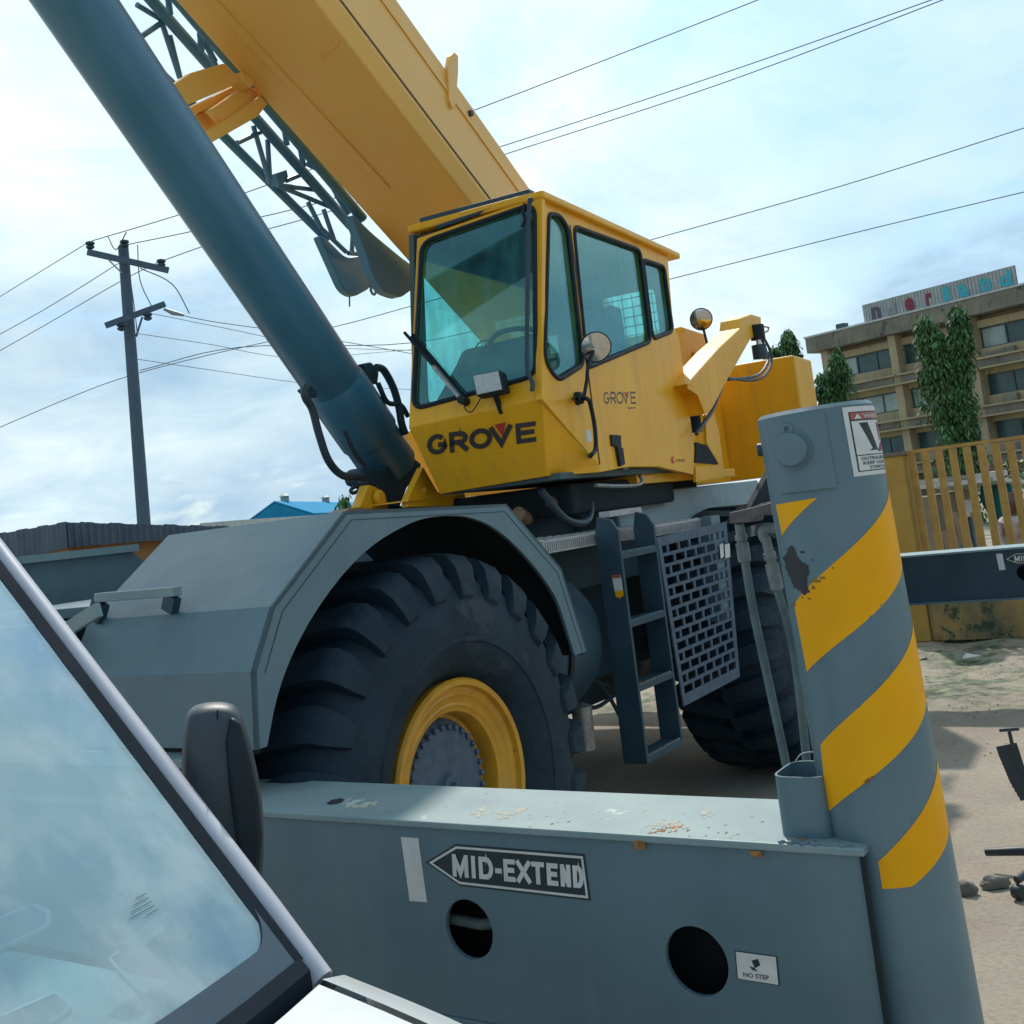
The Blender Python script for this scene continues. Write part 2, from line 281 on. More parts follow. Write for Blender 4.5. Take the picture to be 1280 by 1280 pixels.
def panel(mb, outer, holes, thick, mi=0):
    """flat sheet with openings and real thickness"""
    loops = [[V(p) for p in outer]] + [[V(p) for p in h] for h in holes]
    nrm = V()
    for i in range(len(loops[0])): nrm += loops[0][i - 1].cross(loops[0][i])
    nrm.normalize(); x = (loops[0][1] - loops[0][0]).normalized(); y = nrm.cross(x); o = loops[0][0]
    l2 = [[V(((p - o).dot(x), (p - o).dot(y), 0)) for p in lp] for lp in loops]
    tri = geometry.tessellate_polygon(l2); flat = [p for lp in loops for p in lp]; n = len(flat)
    ext = nrm * thick if not isinstance(thick, V) else thick
    fs = [tuple(t) for t in tri] + [tuple(n + i for i in reversed(t)) for t in tri]; b = 0
    for lp in loops:
        k = len(lp); fs += [(b + i, b + (i + 1) % k, n + b + (i + 1) % k, n + b + i) for i in range(k)]; b += k
    mb.add(flat + [p + ext for p in flat], fs, mi); return mb
def text(name, body, ll, lr, upv, m, parent=None, thick=0.001, bold=0.0, label=None, shear=0):
    """lettering stretched between ll and lr on its baseline, capital height along upv"""
    cu = bpy.data.curves.new(name, 'FONT'); cu.body = body; cu.offset = bold; cu.fill_mode = 'FRONT'; cu.resolution_u = 3
    t = bpy.data.objects.new('tmp', cu); COL.objects.link(t)
    me = bpy.data.meshes.new_from_object(t.evaluated_get(bpy.context.evaluated_depsgraph_get())); bpy.data.objects.remove(t); bpy.data.curves.remove(cu)
    xs = [p.co.x for p in me.vertices]; ys = [p.co.y for p in me.vertices]; x0, x1 = min(xs), max(xs); y0, y1 = 0, max(ys)
    ll = V(ll); lr = V(lr); upv = V(upv); nn = (lr - ll).cross(upv).normalized()
    mb = MB(); n = len(me.vertices); vs = [ll + (lr - ll) * ((p.co.x - x0) / (x1 - x0)) + upv * (p.co.y / y1) + nn * thick for p in me.vertices]
    mb.add(vs, [tuple(p.vertices) for p in me.polygons]); bpy.data.meshes.remove(me)
    return mb.build(name, m, parent, label=label, fix=False)
def curve_pts(pts, n=6):
    """Catmull-Rom through pts"""
    pts = [V(p) for p in pts]; q = [pts[0] * 2 - pts[1]] + pts + [pts[-1] * 2 - pts[-2]]; out = []
    for i in range(1, len(q) - 2):
        for j in range(n):
            t = j / n; a, b, c, d = q[i - 1:i + 3]
            out.append(0.5 * ((2 * b) + (c - a) * t + (2 * a - 5 * b + 4 * c - d) * t * t + (3 * b - a - 3 * c + d) * t ** 3))
    out.append(pts[-1]); return out
GLY = {  # strokes in a unit cell (x 0..1, y 0..1), centre lines of the strokes
 'M': [[(0, 0), (0, 1)], [(1, 0), (1, 1)], [(.03, 1), (.5, .1), (.97, 1)]], 'I': [[(.5, 0), (.5, 1)]], 'D': [[(0, 0), (0, 1), (.5, 1), ('a', .5, .5, .5, .5, 90, -90), (0, 0)]], '-': [[(.1, .42), (.9, .42)]],
 'E': [[(1, 0), (0, 0), (0, 1), (1, 1)], [(.02, .52), (.9, .52)]], 'X': [[(0, 0), (1, 1)], [(0, 1), (1, 0)]], 'T': [[(0, 1), (1, 1)], [(.5, .98), (.5, 0)]], 'N': [[(0, 0), (0, 1)], [(1, 0), (1, 1)], [(.04, 1), (.96, 0)]],
 'G': [[('a', .5, .5, .5, .5, 45, 360), (1, .46), (.55, .46)], ], 'R': [[(0, 0), (0, 1), (.6, 1), ('a', .6, .73, .4, .27, 90, -90), (0, .46)], [(.5, .44), (1, 0)]],
 'O': [[('a', .5, .5, .5, .5, 0, 360)]], 'V': [[(0, 1), (.5, 0), (1, 1)]]}
def glyph(name, ch, ll, lr, upv, w, m, parent, nn, serial=0):
    """block capital drawn as flat ribbons of width w (in units of the capital height)"""
    ll = V(ll); lr = V(lr); upv = V(upv); H_ = upv.length; ex = (lr - ll).normalized(); W_ = (lr - ll).length; mb = MB(); lift = 0
    for st in GLY[ch]:
        pts = []
        for p in st:
            if p[0] == 'a':
                _, cx, cy, rx, ry, a0, a1 = p; pts += [(cx + rx * math.cos(math.radians(a0 + (a1 - a0) * k / 20)), cy + ry * math.sin(math.radians(a0 + (a1 - a0) * k / 20))) for k in range(21)]
            else: pts.append(p)
        ww = w * H_; q = [V((ww / 2 + p[0] * (W_ - ww), ww / 2 + p[1] * (H_ - ww), 0)) for p in pts]
        # flat ends reach the cell edge
        def dirn(i): return (q[i + 1] - q[i]).normalized()
        closed = (q[0] - q[-1]).length < 1e-5
        if not closed:
            if ch not in 'OG' and not (ch in 'MN' and abs(dirn(0).x) > .05): q[0] = q[0] - dirn(0) * ww / 2; q[-1] = q[-1] + dirn(len(q) - 2) * ww / 2
        L_, R_ = [], []
        for i in range(len(q)):
            d0 = dirn(i - 1) if i else (dirn(len(q) - 2) if closed else dirn(0)); d1 = dirn(i) if i < len(q) - 1 else (dirn(0) if closed else dirn(len(q) - 2))
            n0 = V((-d0.y, d0.x, 0)); n1 = V((-d1.y, d1.x, 0)); b = n0 + n1; b = n0 if b.length < .05 else b.normalized(); k = 1 / max(b.dot(n0), .38)
            L_.append(q[i] + b * ww / 2 * k); R_.append(q[i] - b * ww / 2 * k)
        P3 = lambda p: ll + ex * p.x + upv.normalized() * p.y + nn * lift
        n = len(q); mb.add([P3(p) for p in L_] + [P3(p) for p in R_], [(i, i + 1, n + i + 1, n + i) for i in range(n - 1)]); lift += .00035
    return mb.build(name, m, parent, fix=False)
def inset(poly, d, nn):
    """shrink a flat convex polygon by d"""
    n = len(poly); c = sum(poly, V()) / n; out = []; E_ = []
    for i in range(n):
        e = (poly[(i + 1) % n] - poly[i]).normalized(); m_ = e.cross(nn).normalized(); m_ = m_ if m_.dot(c - poly[i]) > 0 else -m_; E_.append((poly[i] + m_ * d, e))
    for i in range(n):
        p, e = E_[i - 1]; q, f = E_[i]; w = q - p; a = e.dot(e); b = e.dot(f); t = (w.dot(e) - b * w.dot(f)) / (1 - b * b); out.append(p + e * t)
    return out
def copy_obj(src, loc, parent):
    o = src.copy(); COL.objects.link(o); o.parent = parent; o.location = loc; return o
def cpx(fr, ax, val, pts): return [fr.w(*fr.at(x, y, ax, val)) for x, y in pts]
def Z(px0, py0, s, pts): return [(px0 + x / s, py0 + y / s) for x, y in pts]
# ================================================================== CRANE
def hit_plane(x, y, p0, n):
    r = FW * F + RT * (x - CX) - UP * (y - CY); return EYE + r * ((p0 - EYE).dot(n) / r.dot(n))
crane = empty('mobile_crane', CR.w(2.2, 1.55, 0), 'yellow and grey rough terrain crane with raised boom and GROVE lettering on its cab', 'crane')
A_, B_, Z_ = CR.a, CR.b, V((0, 0, 1))
SA, SB = SU.a, SU.b
# ---- near outrigger beam
BF, BT, BZ = -1.05, -0.76, 0.594
beam = MB(); hb = []
for x, y in ((586, 1162), (870.6, 1202)):
    a, b, z = CR.at(x, y, 'a', BF); hb.append((b, z))
circ = lambda b, z, r, a: [CR.w(a, b + r * math.cos(t * math.pi / 18), z + r * math.sin(t * math.pi / 18)) for t in range(36)]
END = -1.745
panel(beam, [CR.w(BF, END, BZ), CR.w(BF, 2.9, BZ), CR.w(BF, 2.9, 1.03), CR.w(BF, END, 1.03)], [circ(hb[0][0], hb[0][1], .068, BF), circ(hb[1][0], hb[1][1], .07, BF)], A_ * .014)
beam.box(CR, BT - .012, BT, END, 2.9, BZ, 1.03); beam.box(CR, BF + .014, BT - .012, END, 2.9, BZ, BZ + .012)
beam_o = beam.build('outrigger_beam', 'grey', crane, bevel=.002, label='near outrigger beam with MID-EXTEND arrow and two round holes')
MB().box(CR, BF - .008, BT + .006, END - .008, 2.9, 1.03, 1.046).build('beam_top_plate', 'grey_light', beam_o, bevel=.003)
MB().box(CR, BF - .006, BF + .03, END, 2.9, BZ - .012, BZ).build('beam_bottom_flange', 'grey', beam_o, bevel=.003)
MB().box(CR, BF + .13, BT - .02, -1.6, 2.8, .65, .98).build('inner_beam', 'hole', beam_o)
hz = MB(); p = CR.w(BF + .06, hb[0][0] + .2, hb[0][1] + .0); hz.tube([p, CR.w(BF + .05, hb[0][0], hb[0][1] - .006), CR.w(BF + .07, hb[0][0] - .2, hb[0][1] + .02)], .013, 12)
hz.build('inner_hose', 'hose_grey', beam_o, smooth=True)
def beam_decals(fr, a, conv, par, rev=1.0):
    e = -.0015
    strip = conv([(501.5, 1046), (523, 1047.5), (534, 1127.5), (512.5, 1126)])
    MB().prism([p + A_ * e for p in strip], A_ * -e * .8).build('white_marker', 'white', par)
    o = conv([(532.5, 1077.5), (570, 1055), (731, 1067.5), (738.7, 1125.6), (575, 1107)])
    MB().prism([p + A_ * e for p in o], A_ * -e * .8).build('arrow_sign', 'navy', par)
    sz = (o[2] - o[3]).length; i2 = inset(o, sz * .045, A_); i3 = inset(o, sz * .10, A_)
    ln = MB()
    for k in range(5): ln.quad(i2[k] + A_ * e * 1.6, i2[(k + 1) % 5] + A_ * e * 1.6, i3[(k + 1) % 5] + A_ * e * 1.6, i3[k] + A_ * e * 1.6)
    ln.build('sign_border', 'white', par)
    cells = [('M', 567, 590), ('I', 594, 600), ('D', 605, 624), ('-', 627, 636), ('E', 640, 655), ('X', 656, 675), ('T', 676, 692), ('E', 696, 711), ('N', 0, 0), ('D', 0, 0)]
    cells = [('M', 567, 587), ('I', 590, 596.5), ('D', 600, 618), ('-', 620, 629), ('E', 631, 645.5), ('X', 647, 665), ('T', 666, 682), ('E', 685, 699), ('N', 702, 715), ('D', 717.5, 731)]
    for ch, xa, xb in cells:
        yy = lambda x: 1095 + (x - 567) * .093
        ll, lr, tp = conv([(xa, yy(xa)), (xb, yy(xb)), (xa - 1.5, yy(xa) - 28)]); glyph('sign_lettering', ch, ll + A_ * e * 1.8, lr + A_ * e * 1.8, tp - ll, .225, 'white', par, -A_)
bconv = lambda pts: cpx(CR, 'a', BF, pts)
beam_decals(CR, BF, bconv, beam_o)
o = bconv([(918.5, 1188), (971.5, 1195), (975, 1232), (921.5, 1223.5)]); c = sum(o, V()) / 4
MB().prism([p - A_ * .0012 for p in o], A_ * .001).build('no_step_border', 'print', beam_o)
MB().prism([c + (p - c) * .94 - A_ * .002 for p in o], A_ * .0006).build('no_step_label', 'white', beam_o)
ll, lr, tp = bconv([(930, 1220), (962, 1224.5), (929.3, 1214.5)]); text('label_lettering', 'NO STEP', ll - A_ * .0024, lr - A_ * .0024, tp - ll, 'print', beam_o, thick=0, bold=.02)
for pts in ([(940, 1200), (948, 1198), (951, 1206), (944, 1210)], [(937, 1207), (943, 1209), (948, 1214), (941, 1212)]):
    MB().prism([p - A_ * .0024 for p in bconv(pts)], A_ * .0003).build('boot_symbol', 'print', beam_o)
# wear on top plate
zt = 1.0465
rw = random.Random(14)
def chips(cx, cy, sx, sy, n, m, big=1.0):
    mb = MB()
    for k in range(n):
        x = cx + rw.gauss(0, sx); y = cy + rw.gauss(0, sy) - (x - cx) * .12; rx = rw.uniform(1.2, 5) * big; ry = rx * rw.uniform(.2, .5); ph = rw.uniform(0, 6)
        p = [CR.at(x + rx * math.cos(t) * (1 + .45 * math.sin(3 * t + ph) + rw.uniform(-.25, .25)), y + ry * math.sin(t) * (1 + .4 * math.cos(2 * t + ph) + rw.uniform(-.25, .25)) - .25 * rx * math.cos(t), 'z', zt + k * 1e-5) for t in [q * math.pi / 8 for q in range(16)]]
        if all(BF - .004 < a < BT for a, b, z in p): c = sum((CR.w(*q) for q in p), V()) / 16; w = [CR.w(*q) for q in p]; mb.add(w + [c], [(i, (i + 1) % 16, 16) for i in range(16)])
    if mb.v: tag(mb.build('worn_paint', m, beam_o, fix=False), kind='stuff')
chips(828, 1033, 12, 5, 22, 'chip', 1.3); chips(835, 1036, 14, 4, 14, 'rust', .9); chips(600, 1017, 10, 3, 9, 'chip', 1.2); chips(636, 1017, 9, 2.5, 9, 'chip', 1.2); chips(450, 1006, 9, 2.5, 9, 'chip', 1.3)
chips(990, 1054, 16, 2.5, 22, 'rust', .9); chips(875, 1018, 8, 3, 6, 'chip'); chips(700, 1022, 60, 8, 26, 'chip', .5); chips(520, 1010, 70, 8, 20, 'chip', .5); chips(905, 1040, 30, 8, 20, 'rust', .4); chips(640, 1037, 80, 2, 14, 'rust', .4)
MB().prism(cpx(CR, 'z', zt, [(408, 1004), (415, 1000), (426, 998), (431, 1000), (424, 1004), (412, 1006)]), V((0, 0, .001))).build('drain_slot', 'hole', beam_o)
for pts in ([(794, 1049), (808, 1050), (809, 1060), (797, 1060)], [(938, 1062), (953, 1062), (955, 1070), (942, 1069)]):
    MB().prism([p - A_ * .009 for p in bconv(pts)], A_ * .001).build('rust_spot', 'rust', beam_o)
# ---- outrigger jack
JA, JB, JR, JT = -0.92, -1.74, 0.1185, 1.897
LEAN = V((RT.x, RT.y, 0)).normalized() * -.025            # the tube leans slightly to the left at the top
jc = CR.w(JA, JB, 0) - LEAN * 1.85; jax = (Z_ + LEAN)
def jpt(th, z, r=JR): return jc + LEAN * z + A_ * (r * math.cos(th)) + B_ * (r * math.sin(th)) + Z_ * z
def jhit(x, y, r=JR):
    d = (FW * F + RT * (x - CX) - UP * (y - CY)); d = d - LEAN * d.z; o = EYE - jc; o = o - LEAN * o.z; dx, dy, ox, oy = d.dot(A_), d.dot(B_), o.dot(A_), o.dot(B_)
    qa = dx * dx + dy * dy; qb = 2 * (ox * dx + oy * dy); qc = ox * ox + oy * oy - r * r; ds = max(qb * qb - 4 * qa * qc, 0)
    t = (-qb - math.sqrt(ds)) / (2 * qa); th = math.atan2(oy + t * dy, ox + t * dx); th = th % (2 * math.pi); return th, o.z + t * d.z
jack = MB().lathe(jc, jax, [(.42, .0), (.42, JR), (JT - .008, JR), (JT, JR - .008), (JT, 0)], 96).build('outrigger_jack', 'grey', crane, smooth=True, label='upright jack tube with yellow hazard stripes at the beam end')
MB().lathe(jc, jax, [(.1, 0), (.1, .055), (.42, .055)], 32).build('jack_rod', 'chrome', jack, smooth=True)
MB().lathe(jc, jax, [(.0, 0), (.0, .26), (.03, .26), (.06, .1), (.11, .08), (.11, 0)], 40).build('float_pad', 'grey_dark', jack, smooth=True)
def jpatch(px, lift, name, m, sub=14, extra=None):
    """sheet wrapped on the tube, outlined by straight edges"""
    q = [jhit(x, y) for x, y in px]
    if extra: q = extra(q)
    pts = []
    for i in range(len(q)):
        a, b = q[i], q[(i + 1) % len(q)]
        for k in range(sub): pts.append((a[0] + (b[0] - a[0]) * k / sub, a[1] + (b[1] - a[1]) * k / sub))
    t0, t1 = min(p[0] for p in pts), max(p[0] for p in pts); ns = max(4, int((t1 - t0) / .06))
    bm = bmesh.new(); vs = [bm.verts.new((p[0], p[1], 0)) for p in pts]; bm.faces.new(vs)
    for k in range(1, ns):
        x = t0 + (t1 - t0) * k / ns
        bmesh.ops.bisect_plane(bm, geom=bm.verts[:] + bm.edges[:] + bm.faces[:], plane_co=(x, 0, 0), plane_no=(1, 0, 0))
    bmesh.ops.triangulate(bm, faces=bm.faces[:]); bm.verts.index_update()
    mb = MB(); mb.add([jpt(v.co.x, v.co.y, JR + lift) for v in bm.verts], [tuple(v.index for v in f.verts) for f in bm.faces]); bm.free()
    return mb.build(name, m, jack, smooth=True, fix=False)
# stripes: px outlines on the visible side, carried round the back
SLOPE = None
def wrap_stripe(px):
    q = [jhit(x, y) for x, y in px]; return q
jpatch([(970, 631), (1022, 622), (978, 670)], .0007, 'hazard_stripe', 'stripe')
for l, r_ in (((992, 756, 1008, 840), (1111, 628, 1122, 735)), ((1025, 931, 1034, 1017), (1139, 806, 1152, 908)), ((1097, 1077, 1102, 1111), (1169, 985, 1186, 1085))):
    # tube points: left edge top/bottom, then the right edge a little inside the outline of the tube
    a = jhit(l[0] + 1, l[1]); b = jhit(l[2] + 1, l[3]); c = jhit(r_[2] - 3, r_[3]); d = jhit(r_[0] - 3, r_[1])
    if l[0] == 1097:
        qs = [a, b, (c[0], c[1]), d]; qs = [a, b, jhit(1140, 1108), c, d]
    else: qs = [a, b, c, d]
    # continue past the outline
    k = .5; t = (d[1] - a[1]) / (d[0] - a[0]); t2 = (c[1] - b[1]) / (c[0] - b[0])
    qs[-2] = (c[0] + k, c[1] + t2 * k) if l[0] != 1097 else (c[0] + .4, c[1] + .06); qs[-1] = (d[0] + k, d[1] + t * k)
    jpatch([(0, 0)], .0007, 'hazard_stripe', 'stripe', extra=lambda _q, qs=qs: qs)
rs_ = random.Random(9)
for k in range(26):
    e_ = ((992, 756, 1111, 628), (1008, 840, 1119, 735), (1025, 931, 1136, 806), (1034, 1017, 1149, 908), (1097, 1077, 1166, 985), (1008, 840, 1119, 735))[k % 6]; t = rs_.uniform(0, .9)
    t_b = t + .28 * t * (1 - t); cx = e_[0] + (e_[2] - e_[0]) * t; cy = e_[1] + (e_[3] - e_[1]) * t + 30 * t * (1 - t); rx = rs_.uniform(1, 3)
    jpatch([(cx + rx * math.cos(q) * rs_.uniform(.5, 1.5), cy + rx * math.sin(q) * rs_.uniform(.5, 1.5)) for q in [w * math.pi / 4 for w in range(8)]], .0012, 'paint_chip', 'grey' if k % 3 else 'rust', sub=1)
q0 = jhit(960, 515); q1 = jhit(1027, 503); q2 = jhit(1047, 603); q3 = jhit(975, 617)
cp = MB(); n = 12
for (z0_, z1_, r) in ((q3[1], JT - .012, JR + .007),):
    ths = [q0[0] + (q1[0] - q0[0]) * k / n for k in range(n + 1)]
    lo = [jpt(t, z0_, r) for t in ths]; hi = [jpt(t, z1_, r) for t in ths]; li = [jpt(t, z0_, JR - .002) for t in ths]; hi2 = [jpt(t, z1_, JR - .002) for t in ths]
    vs = lo + hi + li + hi2; m_ = n + 1; fs = []
    for k in range(n): fs += [(k, k + 1, m_ + k + 1, m_ + k), (k, k + 1, 2 * m_ + k + 1, 2 * m_ + k), (m_ + k, m_ + k + 1, 3 * m_ + k + 1, 3 * m_ + k)]
    fs += [(0, m_, 3 * m_, 2 * m_), (n, m_ + n, 3 * m_ + n, 2 * m_ + n)]
    cp.add(vs, fs)
cp.build('cover_plate', 'grey', jack, smooth=True)
tc_, zc_ = jhit(993, 562); nrm = A_ * math.cos(tc_) + B_ * math.sin(tc_); cc = jpt(tc_, zc_, JR)
MB().lathe(cc, nrm, [(.0, .040), (.009, .040), (.009, .034), (.020, .0335), (.024, .031), (.025, 0)], 40).build('round_cap', 'grey', jack, smooth=True)
t_, z_ = jhit(987, 537); eye = jpt(t_, z_, JR + .008); x_ = nrm.cross(Z_)
MB().tube([eye + (x_ * math.cos(k * math.pi / 6) + Z_ * math.sin(k * math.pi / 6)) * .009 for k in range(13)], .004, 8, cap=False).build('lifting_eye', 'grey', jack, smooth=True)
t_, z_ = jhit(952, 562); MB().lathe(jpt(t_, z_ - .0, JR - .01), B_ * math.sin(t_) + A_ * math.cos(t_), [(0, .014), (.018, .014), (.02, .01), (.02, 0)], 8).build('bolt', 'grey_dark', jack)
# black scuff
rr = random.Random(3)
core = [(985, 686), (990, 682), (994, 688), (996, 696), (1003, 702), (1010, 707), (1012, 714), (1008, 722), (1009, 732), (1014, 741), (1006, 743), (998, 738), (991, 731), (988, 722), (984, 714), (982, 704), (979, 697), (984, 693)]
jag = []
for i in range(len(core)):
    a, b = core[i], core[(i + 1) % len(core)]
    for k in range(4): jag.append((a[0] + (b[0] - a[0]) * k / 4 + rr.uniform(-1.3, 1.3), a[1] + (b[1] - a[1]) * k / 4 + rr.uniform(-1.3, 1.3)))
jpatch(jag, .0012, 'black_scuff', 'print', sub=1)
for cx, cy, rx in ((1020, 726, 6), (1028, 722, 4), (1012, 748, 2), (1003, 690, 3), (976, 706, 2), (1016, 700, 2)):
    jpatch([(cx + rx * math.cos(t) * rr.uniform(.6, 1.3), cy + rx * .5 * math.sin(t) * rr.uniform(.6, 1.3)) for t in [k * math.pi / 5 for k in range(10)]], .0012, 'scuff_mark', 'print' if rx < 4 else 'olive', sub=1)
# warning label
lab = [jhit(1051, 503), jhit(1066, 601)]
tl = jhit(1051, 503); bl_ = jhit(1068, 598); th0 = tl[0]; dth = 1.35; ztop = JT - .012; zbot = bl_[1] + .003
def lab_rect(u0, u1, v0, v1, lift, m, name):   # u from 0..1 across, v 0..1 down
    a = [(th0 + dth * u0, ztop + (zbot - ztop) * v0), (th0 + dth * u1, ztop + (zbot - ztop) * v0), (th0 + dth * u1, ztop + (zbot - ztop) * v1), (th0 + dth * u0, ztop + (zbot - ztop) * v1)]
    return jpatch([(0, 0)], lift, name, m, extra=lambda _q: a)
def lab_poly(pts, lift, m, name):
    a = [(th0 + dth * u, ztop + (zbot - ztop) * v) for u, v in pts]; return jpatch([(0, 0)], lift, name, m, sub=3, extra=lambda _q: a)
# ---- orientation check: going right on the tube must increase theta
SGN = 1 if jhit(1080, 550)[0] > jhit(1050, 550)[0] else -1
dth *= SGN
lab_rect(0, 1, 0, 1, .0008, 'white', 'warning_label')
lab_rect(.07, .93, .075, .94, .0012, 'print', 'label_frame')
lab_rect(.09, .91, .09, .19, .0016, 'orange_red', 'label_header')
lab_rect(.09, .91, .21, .70, .0016, 'white', 'label_picture'); lab_rect(.09, .91, .715, .925, .0016, 'white', 'label_text_field')
lab_poly([(.14, .18), (.2, .105), (.26, .18)], .002, 'white', 'warning_triangle')
lab_poly([(.2, .24), (.36, .24), (.5, .62), (.54, .65), (.3, .65), (.38, .62)], .002, 'print', 'jack_symbol')
lab_poly([(.6, .25), (.72, .25), (.66, .52), (.62, .5)], .002, 'maroon', 'foot_symbol'); lab_poly([(.62, .55), (.72, .53), (.68, .66), (.5, .68)], .002, 'maroon', 'foot_symbol')
def lab_text(s, u0, u1, v0, v1, m):
    cu = bpy.data.curves.new('label_lettering', 'FONT'); cu.body = s; cu.offset = .015; cu.resolution_u = 2; t = bpy.data.objects.new('tmp', cu); COL.objects.link(t)
    me = bpy.data.meshes.new_from_object(t.evaluated_get(bpy.context.evaluated_depsgraph_get())); bpy.data.objects.remove(t)
    xs = [p.co.x for p in me.vertices]; ys = [p.co.y for p in me.vertices]; mb = MB()
    mb.add([jpt(th0 + dth * (u0 + (u1 - u0) * (p.co.x - min(xs)) / (max(xs) - min(xs))), ztop + (zbot - ztop) * (v1 + (v0 - v1) * p.co.y / max(ys)), JR + .0022) for p in me.vertices], [tuple(p.vertices) for p in me.polygons])
    bpy.data.meshes.remove(me); mb.build('label_lettering', m, jack, fix=False)
lab_text('WARNING', .3, .88, .115, .175, 'white'); lab_text('OUTRIGGER JACK', .14, .86, .735, .78, 'print'); lab_text('KEEP CLEAR', .16, .7, .8, .845, 'print'); lab_text('STAND CLEAR', .26, .8, .865, .91, 'print')
# sleeve holding hoses, on the beam top
sa, sb, _ = CR.at(1006, 1048, 'z', 1.046)
sl = MB(); prof = [(-.055, -.06), (.055, -.06), (.055, .075), (-.055, .075)]
ring = rounded([CR.w(sa + .06 + y, sb - .0 + x, 0) for x, y in prof], .035, 5); ring2 = rounded([CR.w(sa + .06 + y * .93, sb + x * .93, 0) for x, y in prof], .033, 5); n = len(ring)
zb, zt2 = 1.046, 1.165
vs = [p + Z_ * zb for p in ring] + [p + Z_ * zt2 for p in ring] + [p + Z_ * zt2 for p in ring2] + [p + Z_ * zb for p in ring2]
sl.add(vs, [(k * n + i, k * n + (i + 1) % n, (k + 1) * n + (i + 1) % n, (k + 1) * n + i) for k in range(3) for i in range(n)]); sl.build('hose_sleeve', 'grey', crane, smooth=True)
wl = MB(); wl.tube([CR.w(BF + .0 + .004 * math.sin(i * 1.7), END + .015 + (i * .007), 1.047) for i in range(22)], [.0035 + .0015 * ((i * 7) % 3) for i in range(22)], 8); wl.build('weld_bead', 'grey', crane, smooth=True)
MB().tube([CR.w(BF - .004, END - .004, .4), CR.w(BF - .004, END - .004, 1.03)], .006, 8).build('weld_bead', 'hole', crane, smooth=True)
HP = -.78
for fit, pts, r in ((((924, 655), (931, 703)), [(931, 700), (941, 760), (957, 835), (972, 905), (990, 990)], .0098), (((957, 672), (972, 738)), [(971, 735), (983, 775), (993, 820), (1001, 880), (1012, 990)], .0095)):
    w = curve_pts(cpx(CR, 'a', HP, pts), 6); MB().tube(w, r, 14).build('hydraulic_hose', 'hose_grey', crane, smooth=True)
    f0, f1 = cpx(CR, 'a', HP, fit); fl_ = lambda t: f0.lerp(f1, t)
    MB().tube([fl_(0), fl_(.28), fl_(.285), fl_(.42), fl_(.425), fl_(.5), fl_(.505), fl_(.97), fl_(1)], [.011, .011, .0145, .0145, .0115, .0115, .0155, .015, .011], 8 if r > .0096 else 12).build('hose_fitting', 'fitting', crane, smooth=True)
MB().prism(cpx(CR, 'a', HP - .03, [(911, 641), (962, 629), (962, 642), (945, 646), (944, 652), (912, 655)]), A_ * .05).build('hose_bracket', 'brownsteel', crane, bevel=.003)
MB().tube(curve_pts(cpx(CR, 'a', HP, [(957, 676), (953, 666), (960, 660), (985, 664)]), 5), .0115, 12).build('hose_elbow', 'fitting', crane, smooth=True)
MB().tube(curve_pts(cpx(CR, 'a', -.9, [(994, 952), (1001, 943), (1012, 940), (1030, 941)]), 4), .0012, 6).build('cable_tie', 'white', crane)

